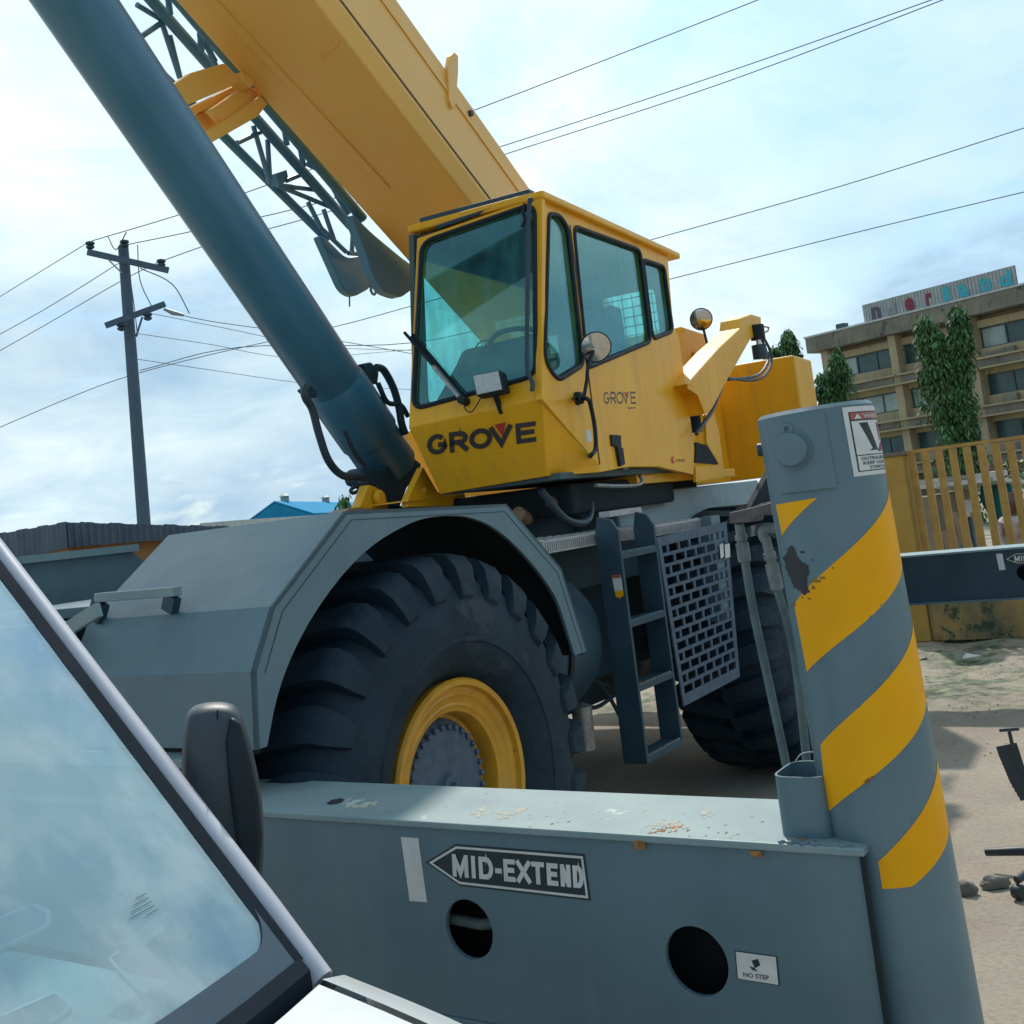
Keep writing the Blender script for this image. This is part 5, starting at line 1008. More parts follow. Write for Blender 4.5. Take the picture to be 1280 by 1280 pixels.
B_out = 1500; gd.add([(-B_out, -B_out, 0), (B_out, -B_out, 0), (B_out, B_out, 0), (-B_out, B_out, 0), (X0, Y0, 0), (X1, Y0, 0), (X1, Y1, 0), (X0, Y1, 0)], [(0, 1, 5, 4), (1, 2, 6, 5), (2, 3, 7, 6), (3, 0, 4, 7)])
tag(gd.build('ground', gr_m, smooth=True), kind='structure')
# loose gravel on the mossy strip
gv = MB(); rg = random.Random(5)
for k in range(1100):
    a = rg.uniform(5.0, 8.6) if k % 5 else rg.uniform(3.6, 5); b = rg.uniform(-2.5, 1.5); p = CR.w(a, b, 0); s = rg.uniform(.005, .015) * (1.4 if rg.random() < .05 else 1)
    if k % 5 == 0: s *= .6
    rot = rg.uniform(0, 6.28); cs, sn = math.cos(rot) * s, math.sin(rot) * s
    gv.add([p + V((cs, sn, 0)), p + V((-sn, cs, 0)), p + V((-cs, -sn, 0)), p + V((sn, -cs, 0)), p + V((0, 0, s * .55))], [(0, 1, 4), (1, 2, 4), (2, 3, 4), (3, 0, 4)])
tag(gv.build('gravel', 'stone', fix=False), kind='stuff')
def rock(name, p, sx, sy, sz, label, seed, m='stone', group=None):
    bm = bmesh.new(); bmesh.ops.create_icosphere(bm, subdivisions=3, radius=1); r = random.Random(seed)
    for v in bm.verts:
        k = 1 + .35 * mnoise.noise(v.co * 1.3 + V((seed, 0, 0))) + .12 * mnoise.noise(v.co * 4 + V((seed, 5, 0))); v.co = V((v.co.x * sx * k, v.co.y * sy * k, max(v.co.z, -.5) * sz * k))
    mb = MB(); bm.verts.index_update(); mb.add([V(p) + v.co for v in bm.verts], [tuple(v.index for v in f.verts) for f in bm.faces]); bm.free()
    return tag(mb.build(name, m, smooth=True, auto=30), label, 'rock', group)
def gpx(x, y, z=0):
    r = FW * F + RT * (x - CX) - UP * (y - CY); return EYE + r * ((z - EYE.z) / r.z)
rock('rock', gpx(1207, 1112, .02), .042, .035, .04, 'rounded grey stone lying on the sand beside the striped jack', 2)
rock('rock', gpx(1243, 1103, .02), .06, .035, .03, 'flat grey stone lying against the broken chair base', 9)
lit = gpx(1214, 822, .03); MB().prism([lit + V((-.09, -.03, 0)), lit + V((.05, -.06, .01)), lit + V((.1, .02, 0)), lit + V((-.02, .06, .03))], V((0, 0, .006))).build('litter', 'litter'); tag(bpy.data.objects['litter'], 'scrap of white paper lying on the rough ground below the fence', 'litter')
lit = gpx(1152, 825, .02); MB().prism([lit + V((-.05, -.02, 0)), lit + V((.05, -.02, .02)), lit + V((.05, .02, 0))], V((0, 0, .006))).build('litter', 'litter'); tag(bpy.data.objects['litter.001'], 'tiny white scrap on the ground right beside the striped jack', 'litter')

# ---- broken office chair at the right edge
cbp = gpx(1332, 1098, 0); chair = empty('office_chair', cbp, 'broken black office chair at the right edge, five-arm base with ribbed back', 'chair')
hubp = cbp + V((0, 0, .10)); MB().tube([hubp - Z_ * .02, hubp + Z_ * .3], .028, 14).build('column', 'chair', chair, smooth=True)
tg = [gpx(1243, 1118, .06), gpx(1240, 1088, .085)]
l0 = (tg[0] - hubp); l0.z = 0; ang0 = math.atan2(l0.y, l0.x); 
for k in range(5):
    a = ang0 + k * 2 * math.pi / 5; e = hubp + V((math.cos(a), math.sin(a), 0)) * .31 - Z_ * .025
    MB().tube([hubp, hubp + (e - hubp) * .5 + Z_ * .008, e], [.026, .02, .016], 10).build('base_arm', 'chair', chair, smooth=True)
    if k in (0, 1, 3): MB().lathe(e - Z_ * .045 - V((-math.sin(a), math.cos(a), 0)) * .02, V((-math.sin(a), math.cos(a), 0)), [(0, 0), (0, .026), (.004, .029), (.036, .029), (.04, .026), (.04, 0)], 18).build('caster', 'chair', chair, smooth=True)
tb = sight(1262, 915, math.hypot(cbp.x, cbp.y)); tb2 = lambda x, y: sight(x, y, math.hypot(cbp.x, cbp.y))
MB().bar(tb2(1249, 913), tb2(1274, 911), .012).build('back_bracket', 'chair', chair)
MB().bar(tb2(1261, 912), tb2(1267, 938), .03, .015).build('back_bracket', 'chair', chair)
o_ = [tb2(*p) for p in ((1247, 940), (1273, 935), (1292, 995), (1276, 1000), (1262, 975))]; nb = (o_[1] - o_[0]).cross(o_[3] - o_[0]).normalized()
bk = MB().prism(o_, nb * .012).build('backrest', 'hole', chair, bevel=.004)
rb_ = MB()
for k in range(12):
    t = k / 12; a = o_[0].lerp(o_[4], min(t * 1.6, 1)) if t < .62 else o_[4].lerp(o_[3], (t - .62) / .38); b = o_[1].lerp(o_[2], t); rb_.bar(a, b, .007, .045)
rb_.build('back_ribs', 'chair', bk)
MB().tube([hubp + Z_ * .3, hubp + Z_ * .34, tb2(1300, 1000), tb2(1285, 985)], .015, 8).build('back_stem', 'chair', chair, smooth=True)

# ---- fence, gate post, plinth
FAZ = math.radians(-55); fo = gpx(1200, 800); FE = Frame((fo.x, fo.y), FAZ, -1)     # a: leftwards along the fence, b: normal
def fat(x, y, b=0): return FE.at(x, y, 'b', b)
post_r = fat(1150, 700)[0]; post_l = fat(1103, 700)[0]
ptop = fat(1125, 567)[2]
pm = MB(); pm.box(FE, post_r, post_l + .0, -.06, .3, 0, ptop - .02); pst = pm.build('gate_post', 'wallyellow', bevel=.012); tag(pst, 'thick yellow concrete post at the left end of the picket fence', 'post')
MB().box(FE, post_r - .015, post_l + .02, -.075, .32, ptop - .02, ptop + .02).build('post_cap', 'conc', pst)
plz = fat(1200, 752)[2] + .17
pw = MB(); pw.box(FE, -12, post_r - .005, -.02, .2, 0, plz); tag(pw.build('boundary_wall', 'plinth', bevel=.01), 'low mossy yellow wall under the picket fence', 'wall')
pw = MB(); pw.box(FE, post_l + .005, 14, -.0, .2, 0, .9); tag(pw.build('boundary_wall', 'plinth', bevel=.01), 'low wall stretch left of the yellow post, behind the crane', 'wall')
fen = empty('picket_fence', FE.w(-1, 0, plz), 'ochre metal picket fence standing on the low wall behind the crane', 'fence')
fz1 = fat(1200, 557)[2]; rtop = MB().bar(FE.w(post_r, .06, fz1), FE.w(-6.5, .06, fz1 + .04), .05, .035).build('fence_rail', 'fence', fen)
MB().bar(FE.w(post_r, .06, plz + .06), FE.w(-6.5, .06, plz + .06), .04, .03).build('fence_rail', 'fence', fen)
xs = [fat(x, 640)[0] for x in (1156, 1171, 1190, 1208, 1226, 1243, 1262)]; pitch = (xs[1] - xs[-1]) / 5
pk = None; k = 0; a = post_r - .06
while a > -5.5:
    c = FE.w(a, .06, (plz + .02 + fz1 - .02) / 2)
    if pk is None: pk = MB().box(FE, a - .035, a + .035, .035, .08, plz + .0, fz1 - .018).build('picket', 'fence', fen, bevel=.004); pl0 = a
    else: copy_obj(pk, WL[pk.name] + FE.a * (a - pl0) - WL[fen.name], fen)
    a -= pitch
# things in the yard behind the fence
YF = Frame((fo.x, fo.y), FAZ, -1)
st_ = empty('market_stall', YF.w(-.5, 6, 0), 'block-walled stall under a white sheet roof behind the fence', 'stall')
def ybox(x0, y0, x1, y1, b, dep, name, m, par, bev=.01):
    q = [YF.at(x, y, 'b', b) for x, y in ((x0, y0), (x1, y1))]; a0, a1 = sorted((q[0][0], q[1][0])); z0, z1 = sorted((q[0][2], q[1][2]))
    return MB().box(YF, a0, a1, b, b + dep, max(z0, 0), z1).build(name, m, par, bevel=bev)
ybox(1147, 622, 1182, 742, 6, 2.5, 'stall_wall', 'block', st_)
rq = [YF.at(x, y, 'b', 5.6) for x, y in ((1140, 596), (1228, 586))]; rq[1] = (rq[1][0], rq[1][1], rq[0][2])
MB().hexa([YF.w(rq[0][0], 5.6, rq[0][2] - .16), YF.w(rq[1][0], 5.6, rq[1][2] - .16), YF.w(rq[1][0], 8.6, rq[1][2] - .36), YF.w(rq[0][0], 8.6, rq[0][2] - .36)], [YF.w(rq[0][0], 5.6, rq[0][2] - .1), YF.w(rq[1][0], 5.6, rq[1][2] - .1), YF.w(rq[1][0], 8.6, rq[1][2] - .3), YF.w(rq[0][0], 8.6, rq[0][2] - .3)]).build('stall_roof', 'whitesheet', st_)
sh = MB(); r5 = random.Random(4)
for k in range(5):
    a = rq[0][0] + (rq[1][0] - rq[0][0]) * (k + .5) / 5; sh.box(YF, a - .35, a + .3, 5.55, 6.0, rq[0][2] - .14 - .06 * (k % 2), rq[0][2] - .06)
sh.build('stall_valance', 'whitesheet', st_)
ybox(1195, 640, 1222, 700, 6.2, .1, 'stall_panel', 'grey_dark', st_); ybox(1170, 640, 1190, 745, 6.15, .06, 'stall_post', 'conc', st_)
ybox(1150, 645, 1159, 700, 5.95, .02, 'paper_notice', 'white', st_, 0)
ybox(1205, 625, 1222, 645, 6.1, .1, 'stall_panel', 'whitesheet', st_)
for k, (x0, y0, x1, y1) in enumerate(((1193, 640, 1225, 745), (1200, 640, 1232, 740), (1215, 640, 1250, 735), (1222, 650, 1240, 735), (1186, 660, 1210, 745), (1180, 665, 1201, 745))):
    q = [YF.w(*YF.at(x, y, 'b', 3 + .15 * k)) for x, y in ((x0, y0), (x1, y1))]
    q[1].z = max(q[1].z, 0)
    tag(MB().tube(q, .03, 8).build('timber_pole', 'timber', smooth=True), ('steepest timber pole leaning on the stall, third from the right', 'second timber pole from the right, leaning on the stall', 'timber pole leaning farthest right, below the seated person', 'short timber pole in front of the bare yard, leaning left', 'leftmost but one of the leaning timber poles by the stall', 'leftmost timber pole leaning in front of the block wall')[k], 'pole', 'timber poles leaning behind the fence')
# people behind the fence
def person(base, parts, label, face_dir):
    root = empty('person', base, label, 'person')
    def limb(pts, rs, m, name): MB().tube(curve_pts([base + V(p) for p in pts], 4), sum([[rs[i] + (rs[i + 1] - rs[i]) * j / 4 for j in range(4)] for i in range(len(rs) - 1)], []) + [rs[-1]], 12).build(name, m, root, smooth=True)
    for a in parts: limb(*a)
    return root
pb = sight(1258, 690, 20); pb.z = 0; X = V((1, 0, 0))
person(pb, [([(0, 0, .75), (0, 0, 1.0), (0, .0, 1.2), (0, 0, 1.36), (0, 0, 1.42), (0, 0, 1.46), (0, 0, 1.56), (0, 0, 1.66)], [.15, .14, .17, .15, .06, .07, .095, .05], 'skin', 'body'),
            ([(0, 0, .45), (0, 0, .8), (0, 0, 1.05), (0, 0, 1.25), (0, 0, 1.4)], [.19, .17, .16, .19, .08], 'teal', 'dress'),
            ([(-.07, 0, .5), (-.08, 0, .25), (-.08, 0, .06)], [.08, .06, .045], 'teal', 'trousers'), ([(.07, 0, .5), (.09, .05, .25), (.1, .05, .06)], [.08, .06, .045], 'teal', 'trousers'),
            ([(-.08, -.1, .04), (-.08, .02, .06)], [.04, .045], 'black', 'shoe'), ([(.1, -.05, .04), (.1, .07, .06)], [.04, .045], 'black', 'shoe'),
            ([(-.18, 0, 1.34), (-.24, -.03, 1.1), (-.2, -.1, .88)], [.055, .045, .035], 'teal', 'sleeve'), ([(.18, 0, 1.34), (.23, -.02, 1.1), (.22, -.08, .88)], [.055, .045, .035], 'teal', 'sleeve')],
       'person in a long teal outfit standing behind the picket fence', X)
pb = sight(1276, 700, 14.5); pb.z = 0
person(pb, [([(0, .1, .5), (0, .05, .8), (0, .0, 1.0), (0, -.02, 1.1), (0, -.03, 1.14), (0, -.05, 1.22), (0, -.05, 1.33)], [.16, .15, .16, .06, .07, .095, .05], 'skin', 'body'),
            ([(0, .1, .48), (0, .06, .75), (0, .0, 1.0), (0, -.01, 1.08)], [.18, .17, .18, .07], 'cloth_white', 'shirt'),
            ([(-.1, .1, .5), (-.14, -.3, .52), (-.14, -.34, .1)], [.1, .08, .06], 'cloth_jeans', 'trouser_leg'), ([(.1, .1, .5), (.14, -.3, .52), (.14, -.34, .1)], [.1, .08, .06], 'cloth_jeans', 'trouser_leg'),
            ([(-.2, 0, .98), (-.26, -.1, .75), (-.15, -.3, .62)], [.06, .05, .035], 'cloth_white', 'sleeve'), ([(.2, 0, .98), (.26, -.1, .75), (.15, -.3, .62)], [.06, .05, .035], 'cloth_white', 'sleeve'),
            ([(-.14, -.45, .04), (-.14, -.32, .06)], [.04, .045], 'black', 'shoe'), ([(.14, -.45, .04), (.14, -.32, .06)], [.04, .045], 'black', 'shoe')],
       'seated person in pale shirt and blue jeans behind the fence at the right edge', X)
stool = MB(); stool.lathe(pb + V((0, .12, 0)), Z_, [(.3, 0), (.3, .17), (.36, .17), (.36, 0)], 16)
for k in range(4): stool.bar(pb + V((0, .12, .3)) + V((math.cos(k * 1.57 + .8), math.sin(k * 1.57 + .8), 0)) * .13, pb + V((0, .12, 0)) + V((math.cos(k * 1.57 + .8), math.sin(k * 1.57 + .8), 0)) * .17, .025)
tag(stool.build('stool', 'timber'), 'wooden stool under the seated person behind the fence', 'stool')

# ---- office building
BD = 80.0; bl0 = sight(1022, 500, BD); BU = Frame((bl0.x, bl0.y), math.radians(-37), -1)
# a grows away to the left; the facade runs towards negative a
def bat(x, y, b=0): return BU.at(x, y, 'b', b)
bld = empty('office_building', BU.w(-18, 0, 0), 'weathered four-storey ochre office building with ribbon windows and a roof sign', 'building')
zr = bat(1150, 411)[2]; ztop_b = bat(1150, 390)[2]
cols = [bat(x, y)[0] for x, y in ((1037, 470), (1126, 440), (1212, 410))]
bay = (cols[0] - cols[2]) / 2; aL = cols[0] + bay * .12; nb_ = 6; aR = cols[0] - bay * nb_
rowz = [bat(1140, y)[2] for y in (428, 485, 542)]; sh_ = (rowz[0] - rowz[2]) / 2
MB().box(BU, aR, aL, .9, 14, 0, ztop_b - .3).build('wall', 'render', bld)
par_ = MB().box(BU, aR - .2, aL + .5, -.6, 14.2, zr, ztop_b).build('parapet', 'conc', bld, bevel=.05)
MB().box(BU, aR - .25, aL + .55, -.65, 14.25, ztop_b, ztop_b + .12).build('parapet_coping', 'whitesheet', bld)
for i in range(nb_ + 1):
    a = cols[0] - bay * i; MB().box(BU, a - .28, a + .28, -.25, .95, 0, zr - .01).build('column', 'render', bld, bevel=.03)
fl0 = None
for r in range(5):
    zw = rowz[0] - sh_ * r         # window head
    hw = sh_ * .44
    for i in range(nb_):
        a1 = cols[0] - bay * i - .29; a0 = a1 - bay + .58
        if zw - hw > .2:
            rr_ = random.Random(r * 31 + i); fm = MB()
            fm.box(BU, a0, a1, .62, .7, zw - .08, zw); fm.box(BU, a0, a1, .62, .7, zw - hw, zw - hw + .08); npn = 3; fr3 = None
            for k in range(npn + 1): x = a0 + (a1 - a0 - .08) * k / npn; fm.box(BU, x, x + .08, .62, .7, zw - hw + .08, zw - .08)
            wo = fm.build('window', 'windark', bld)
            for k in range(npn):
                x0 = a0 + (a1 - a0) * k / npn + .08; x1 = a0 + (a1 - a0) * (k + 1) / npn - .02
                pale = rr_.random() < (.75 if r == 0 else .35 if r == 1 else .12)
                MB().box(BU, x0, x1, .69 + .02 * (k % 2), .74, zw - hw + .08, zw - .08).build('pane', 'winpale' if pale else 'windark', wo)
        # lintel band above, sill wall below, dark spandrel
        MB().box(BU, a0, a1, .35, .95, zw + .01, zw + sh_ * .16).build('lintel', 'render', bld)
        if zw - hw - sh_ * .24 > 0: MB().box(BU, a0, a1, .3, .95, zw - hw - sh_ * .22, zw - hw - .01).build('sill_wall', 'render', bld)
    if r and zw > 0:
        zc = zw + sh_ * .27
        MB().box(BU, aR, aL, -.5, .8, zc + sh_ * .05, zc + sh_ * .09).build('ledge', 'render', bld)
        for i in range(nb_):
            a1 = cols[0] - bay * i - .3; a0 = a1 - bay + .6
            bo = MB().box(BU, a0, a1, -.3, .6, zc - sh_ * .115, zc + sh_ * .048).build('spandrel', 'conc', bld)
        MB().box(BU, aR, aL, -.55, .8, zc - sh_ * .155, zc - sh_ * .117).build('ledge', 'render', bld)
tag(MB().box(BU, aL - 1.6, aL - 1.0, 1.0, 1.6, ztop_b + .12, ztop_b + .7).build('roof_vent', 'grey_dark'), 'small dark vent on the left end of the office roof', 'vent')
rac = random.Random(77); ac0 = None
for k in range(7):
    r = rac.randrange(0, 4); i = rac.randrange(0, nb_); a = cols[0] - bay * i - rac.uniform(1.2, bay - 2.2); z = rowz[0] - sh_ * r - sh_ * .44 - rac.uniform(.7, .9)
    if z < .5: continue
    if ac0 is None: ac0 = MB().box(BU, a - .45, a + .45, -.05, .3, z, z + .6).build('air_conditioner', 'conc', bld, bevel=.03); aca, acz = a, z
    else: copy_obj(ac0, WL[ac0.name] + BU.a * (a - aca) + Z_ * (z - acz) - WL[bld.name], bld)
# roof sign
sA0, sA1 = bat(1270, 345, -.2)[0], bat(1079, 389, -.2)[0]; szt, szb = bat(1175, 356, -.2)[2], bat(1175, 380, -.2)[2]
sg_ = empty('roof_sign', BU.w((sA0 + sA1) / 2, -.2, ztop_b + .1), 'long ribbed billboard with mismatched red and cyan letters on the office roof', 'sign')
sb_ = MB().box(BU, sA0, sA1, -.2, -.1, szb, szt).build('sign_panel', 'signdark', sg_)
rb3 = None; nsl = 46
for k in range(nsl):
    a = sA0 + (sA1 - sA0) * (k + .5) / nsl
    if rb3 is None: rb3 = MB().box(BU, a - .1, a + .1, -.26, -.2, szb + .03, szt - .03).build('sign_rib', 'signrib', sg_); a00 = a
    else: copy_obj(rb3, WL[rb3.name] + BU.a * (a - a00) - WL[sg_.name], sg_)
for k in range(5):
    a = sA0 + (sA1 - sA0) * (.04 + .92 * k / 4); MB().box(BU, a - .06, a + .06, -.1, .0, ztop_b + .1, szt).build('sign_post', 'conc', sg_)
for ch, x, m, s_ in (('n', 1094, 'darkletter', 1), ('d', 1113, 'fade', .8), ('e', 1136, 'maroon', 1), ('r', 1160, 'maroon', 1), ('l', 1182, 'cyan', 1), ('a', 1203, 'cyan', 1), ('n', 1231, 'cyan', 1), ('d', 1256, 'cyan', 1)):
    a = bat(x, 384 - (x - 1094) * .255 + 2, -.3)[0]; H_ = (szt - szb) * (.72 if ch in 'ld' else .62) * s_; w_ = H_ * (.95 if ch not in 'lr' else .55)
    base_ = BU.w(a + w_ / 2, -.3, szb + .12); text('sign_letter', ch, base_, base_ - BU.a * w_, Z_ * H_, m, sg_, bold=.05, thick=0)

# ---- trees: drooping foliage sprays round a trunk
def leaf_cloud(mb, pts, size, rnd, droop=.6):
    for p in pts:
        yaw = rnd.uniform(0, 6.28); d = V((math.cos(yaw), math.sin(yaw), -droop + rnd.uniform(-.5, .4))).normalized(); s = size * rnd.uniform(.5, 1.5); w = d.cross(Z_).normalized() * s * .17; tw = d.cross(w).normalized() * s * .1 * rnd.uniform(-1, 1)
        mb.add([p, p + d * s * .5 + w + tw, p + d * s - Z_ * s * .1, p + d * s * .5 - w - tw], [(0, 1, 2, 3)], 0 if rnd.random() < .62 else 1)
def column_tree(stems, r_fun, n, size, label, seed, group=None, name='ashoka_tree', dens=None):
    rnd = random.Random(seed); base = V((stems[0][0].x, stems[0][0].y, 0)); root = empty(name, base, label, 'tree', group); lf_ = MB(); tr_ = MB()
    for s in stems:
        pts = curve_pts(s, 6); tr_.tube(pts, [.13 - .11 * i / (len(pts) - 1) for i in range(len(pts))], 8); m_ = len(pts) - 1
        nbr = n // 42
        for b in range(nbr):                       # drooping branches, each carrying sprays of leaves
            t = rnd.random() ** .85; f = t * m_; i = min(int(f), m_ - 1); c = pts[i].lerp(pts[i + 1], f - i); a = rnd.uniform(0, 6.28)
            R_ = r_fun(t) * rnd.uniform(.45, 1.3) * (.8 + .7 * mnoise.noise(V((math.cos(a), math.sin(a), c.z * .9 + seed)))); o_ = V((math.cos(a), math.sin(a), 0)); dr = rnd.uniform(.35, .95)
            br = [c, c + o_ * R_ * .6 + Z_ * .12 * R_, c + o_ * R_ - Z_ * .25 * dr, c + o_ * R_ * 1.12 - Z_ * dr]; cv = curve_pts(br, 4)
            if b % 3 == 0: tr_.tube(cv, .014, 4)
            for k in range(42):
                g = (k / 41) ** .8 * (len(cv) - 1.01); q = cv[int(g)].lerp(cv[int(g) + 1], g - int(g)); leaf_cloud(lf_, [q + V((rnd.gauss(0, .06), rnd.gauss(0, .06), rnd.gauss(0, .06)))], size * (1.1 - .4 * k / 41), rnd, 1.2)
    tr_.build('trunk', 'bark', root, smooth=True); lf_.build('crown', ['leaf', 'leaf2'], root, fix=False); return root
D1 = 34
P_ = lambda x, y, d: sight(x, y, d)
tb1 = P_(1204, 640, D1); tb1.z = 0
column_tree([[V((tb1.x, tb1.y, 0)), P_(1203, 560, D1), P_(1198, 490, D1), P_(1197, 430, D1), P_(1196, 385, D1)], [P_(1200, 560, D1), P_(1180, 490, D1), P_(1168, 440, D1), P_(1152, 397, D1)]],
            lambda t: .58 * (1.05 - t) ** .55 + .05, 11000, .2, 'tall dark green weeping tree with two tops before the office building', 11)
tb2_ = P_(1058, 620, 40); tb2_.z = 0
column_tree([[V((tb2_.x, tb2_.y, 0)), P_(1050, 530, 40), P_(1046, 470, 40), P_(1045, 437, 40)], [P_(1052, 540, 40), P_(1032, 500, 40), P_(1029, 468, 40)]], lambda t: .52 * (1.05 - t) ** .6 + .08, 5200, .2, 'smaller green tree right of the counterweight', 21, name='young_tree')
tb3 = P_(990, 620, 45); tb3.z = 0
column_tree([[V((tb3.x, tb3.y, 0)), P_(990, 500, 45), P_(986, 450, 45), P_(984, 414, 45)], [P_(985, 520, 45), P_(968, 470, 45), P_(966, 436, 45)]], lambda t: .62 * (1.05 - t) ** .6 + .12, 5200, .24, 'dark green tree top showing above the counterweight', 31, name='bushy_tree')
tb4 = P_(432, 660, 30); tb4.z = 0
column_tree([[V((tb4.x, tb4.y, 0)), P_(434, 645, 30), P_(432, 622, 30)]], lambda t: .38, 420, .22, 'thin light green bush beside the blue roofed shed', 41, name='bush')
hb_ = MB(); rh = random.Random(8)
hb0 = sight(1160, 600, 24)
for k in range(900):
    leaf_cloud(hb_, [YF.w(rh.uniform(-1.3, 1.6), 11 + rh.uniform(-.4, .4), rh.uniform(.5, 1.75))], .2, rh, .3)
tag(hb_.build('hedge', ['leaf', 'leaf2'], fix=False), 'low green shrubbery behind the stall roof', 'hedge')

# ---- sheds on the left
def spx(x, y, d): return sight(x, y, d)
SD = Frame((spx(82, 660, 16).x, spx(82, 660, 16).y), math.radians(80))
cz = spx(82, 653, 16).z
sh1 = empty('market_shed', SD.w(0, 0, 0), 'long low ochre shed with a grey corrugated fascia behind the car', 'shed')
LW = 5.2
lft = spx(-90, 683, 13.2); lfz = lft.z; lft0 = V((lft.x, lft.y, 0)); c00 = SD.w(0, 0, 0); rgt = spx(300, 659, 17); rgt0 = V((rgt.x, rgt.y, 0))
back = V((-.3, 1, 0)) * 5
wm = MB(); ins = (V((0, 1, 0))) * .25
wm.hexa([lft0 + ins, c00 + ins, c00 + ins + back, lft0 + ins + back], [lft0 + ins + Z_ * (lfz - .2), c00 + ins + Z_ * (cz - .2), c00 + ins + back + Z_ * (cz - .2), lft0 + ins + back + Z_ * (lfz - .2)])
wm.hexa([c00 + ins, rgt0 + ins, rgt0 + ins + back, c00 + ins + back], [c00 + ins + Z_ * (cz - .2), rgt0 + ins + Z_ * (rgt.z - .1), rgt0 + ins + back + Z_ * (rgt.z - .1), c00 + ins + back + Z_ * (cz - .2)]); wm.build('wall', 'ochre', sh1)
rm = MB(); rm.hexa([lft0 + Z_ * (lfz - .02), c00 + Z_ * (cz - .02), c00 + back + Z_ * cz, lft0 + back + Z_ * lfz], [lft0 + Z_ * lfz, c00 + Z_ * cz, c00 + back + Z_ * (cz + .03), lft0 + back + Z_ * (lfz + .03)])
rm.hexa([c00 + Z_ * (cz - .02), rgt0 + Z_ * (rgt.z - .02), rgt0 + back + Z_ * rgt.z, c00 + back + Z_ * cz], [c00 + Z_ * cz, rgt0 + Z_ * rgt.z, rgt0 + back + Z_ * (rgt.z + .03), c00 + back + Z_ * (cz + .03)]); rm.build('roof', 'shedroof', sh1)
def corr(p, q, zp, zq, h0, h1, nc, par):
    m = MB(); d = (q - p); nn = d.cross(Z_).normalized(); nn = nn if nn.dot(EYE - p) > 0 else -nn; N_ = nc * 6; top = []; bot = []
    for i in range(N_ + 1):
        t = i / N_; w = math.sin(t * nc * 2 * math.pi) * .018; b = p + d * t + nn * (w + .03); z = zp + (zq - zp) * t; top.append(b + Z_ * (z + (.012 if int(t * nc / 2) % 2 else 0))); bot.append(b + Z_ * (z - (h0 + (h1 - h0) * t)))
    k = len(top); m.add(top + bot + [x - nn * .01 for x in top] + [x - nn * .01 for x in bot], [(i, i + 1, k + i + 1, k + i) for i in range(k - 1)] + [(2 * k + i, 3 * k + i, 3 * k + i + 1, 2 * k + i + 1) for i in range(k - 1)]); m.build('corrugated_fascia', 'shedroof', par, smooth=True)
corr(lft0, c00, lfz, cz, .35, .33, 24, sh1); corr(c00, rgt0, cz, rgt.z, .33, .1, 26, sh1)
# blue roofed hall
HB = [spx(x, y, 75) for x, y in ((306, 657), (342, 629), (430, 645))]
g0_ = spx(306, 656, 80); g1_ = spx(343, 629, 78); g2_ = spx(392, 644, 76); bk_ = spx(446, 622, 104) - g1_; bk_.z = 0
hall = empty('blue_hall', V((g1_.x, g1_.y, 0)), 'bright blue metal-clad hall with a shallow gable roof', 'building')
fl = lambda p: V((p.x, p.y, 0)); hz_ = MB(); e0 = g0_; e1 = g2_
wl_ = MB(); wl_.prism([fl(e0), fl(e1), e1, g1_, e0], bk_); wl_.build('wall', 'blueroof', hall)
rs = MB(); o3 = Z_ * .15; rs.hexa([e0 - o3 * 0 + o3 * .2, g1_ + o3 * .2, g1_ + bk_ + o3 * .2, e0 + bk_ + o3 * .2], [e0 + o3, g1_ + o3, g1_ + bk_ + o3, e0 + bk_ + o3]); rs.build('roof', 'blueroof', hall)
rs = MB(); rs.hexa([g1_ + o3 * .2, e1 + o3 * .2, e1 + bk_ + o3 * .2, g1_ + bk_ + o3 * .2], [g1_ + o3, e1 + o3, e1 + bk_ + o3, g1_ + bk_ + o3]); rs.build('roof', 'blueroof', hall)
for k in (0.1, .55): MB().lathe(g1_ + bk_ * k + Z_ * .1, Z_, [(0, .3), (.4, .3), (.4, .45), (.6, .1), (.6, 0)], 10).build('roof_vent', 'grey_light', hall)
wh = spx(250, 654, 60); w2_ = spx(312, 652, 60); MBh = MB(); MBh.prism([fl(wh), fl(w2_), V((w2_.x, w2_.y, w2_.z + .12)), V((wh.x, wh.y, wh.z)) ], V((.2, 1, 0)) * 9); tag(MBh.build('far_shed', 'whitesheet'), 'pale flat roofed shed left of the blue hall', 'shed')

# ---- utility pole and lines
pt = spx(154, 308, 25); pbm = spx(180, 655, 25); pdn = (pbm - pt).normalized(); pgr = pt + pdn * (pt.z / -pdn.z); up_ = -pdn
pole = empty('utility_pole', V((pgr.x, pgr.y, 0)), 'leaning wooden utility pole with two crossarms behind the low shed', 'pole')
ps = MB(); ps.tube([pgr, pt], [.15, .11], 14); ps.build('pole_shaft', 'wood', pole, smooth=True)
rr_ = lambda x, y, d=25: spx(x, y, d)
MB().bar(rr_(109, 315, 24.7), rr_(211, 338, 24.7), .1, .12).build('crossarm', 'wood', pole); MB().bar(rr_(132, 407, 24.6), rr_(206, 380, 24.8), .1, .12).build('crossarm', 'wood', pole)
MB().bar(rr_(152, 341, 24.6), rr_(136, 325, 24.6), .03).build('brace', 'steel', pole); MB().bar(rr_(178, 396, 24.7), rr_(170, 421, 24.7), .04).build('brace', 'wood', pole)
for x, y in ((113, 308), (202, 330), (156, 306), (185, 397), (152, 410)):
    MB().lathe(rr_(x, y + 4, 24.7), up_, [(0, .02), (.03, .08), (.07, .09), (.08, .05), (.12, .1), (.16, .09), (.18, .04), (.2, 0)], 12).build('insulator', 'grey_dark', pole, smooth=True)
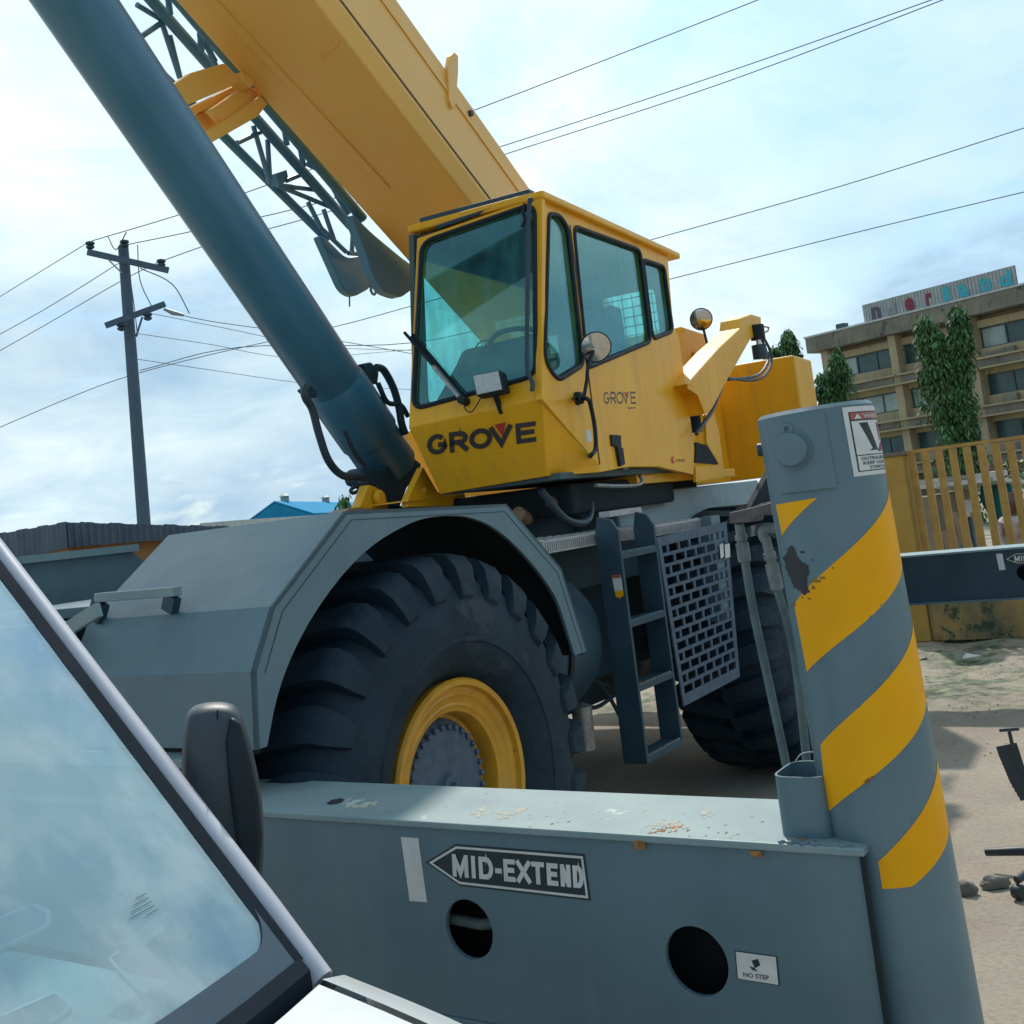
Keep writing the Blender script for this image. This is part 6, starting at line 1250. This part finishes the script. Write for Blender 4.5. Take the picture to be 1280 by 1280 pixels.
MB().tube([rr_(205, 386, 24.7), rr_(216, 391, 24.7), rr_(230, 394, 24.7)], [.03, .055, .03], 8).build('insulator', 'grey_light', pole, smooth=True)
for pts in ([(172, 306), (175, 350), (190, 384)], [(175, 335), (215, 355), (237, 392)], [(135, 296), (145, 312), (158, 290)], [(163, 350), (168, 385), (172, 420)]):
    MB().tube(curve_pts([rr_(x, y, 24.6) for x, y in pts], 5), .012, 6).build('drop_wire', 'wire', pole, smooth=True)
def line(pts, d0, d1, r, lab):
    n = len(pts); w = [spx(x, y, d0 + (d1 - d0) * i / (n - 1)) for i, (x, y) in enumerate(pts)]
    tag(MB().tube(curve_pts(w, 6), r, 6).build('power_line', 'wire', smooth=True), lab, 'cable', 'overhead wires')
line([(-60, 408), (40, 346), (112, 302)], 34, 25, .010, 'overhead wire reaching the left end of the top crossarm from the left edge')
line([(-60, 450), (50, 390), (155, 325)], 34, 25, .010, 'overhead wire from the left edge to the top of the pole')
line([(-60, 472), (50, 410), (150, 352), (202, 326)], 34, 25, .010, 'lower of the three parallel wires left of the pole top')
line([(112, 302), (232, 266), (332, 232), (600, 135), (947, 0), (1100, -64)], 25, 20, .010, 'uppermost overhead wire, crossing the sky above the cab to the top edge')
line([(158, 306), (250, 287), (400, 253), (636, 180), (900, 93), (1150, 5), (1300, -50)], 25, 20, .010, 'upper wire of the close pair over the boom, right of the pole')
line([(203, 326), (270, 303), (400, 268), (640, 190), (900, 105), (1178, 0), (1300, -50)], 25, 20, .010, 'lower wire of the close pair over the boom')
line([(-60, 560), (80, 500), (158, 471), (260, 444), (420, 408), (520, 381), (670, 340), (820, 298), (1050, 233), (1280, 160), (1400, 122)], 33, 22, .010, 'wire passing behind the cab and rising to the right edge, upper of two')
line([(175, 463), (300, 434), (520, 388 + 40), (700, 383), (845, 347), (1060, 293), (1280, 240), (1400, 212)], 28, 23, .010, 'wire passing behind the cab and rising to the right edge, lower of two')
line([(205, 388), (260, 401), (370, 417), (515, 442)], 25, 30, .010, 'short wire running right from the lower crossarm of the pole')
line([(190, 392), (280, 410), (400, 433), (515, 438)], 25, 32, .008, 'thin wire just under the one from the lower crossarm')
line([(172, 417), (260, 430), (370, 447), (515, 437)], 25, 36, .008, 'wire running right from below the lower crossarm')
line([(172, 449), (260, 462), (390, 480), (515, 487)], 26, 34, .008, 'lowest thin wire right of the pole')
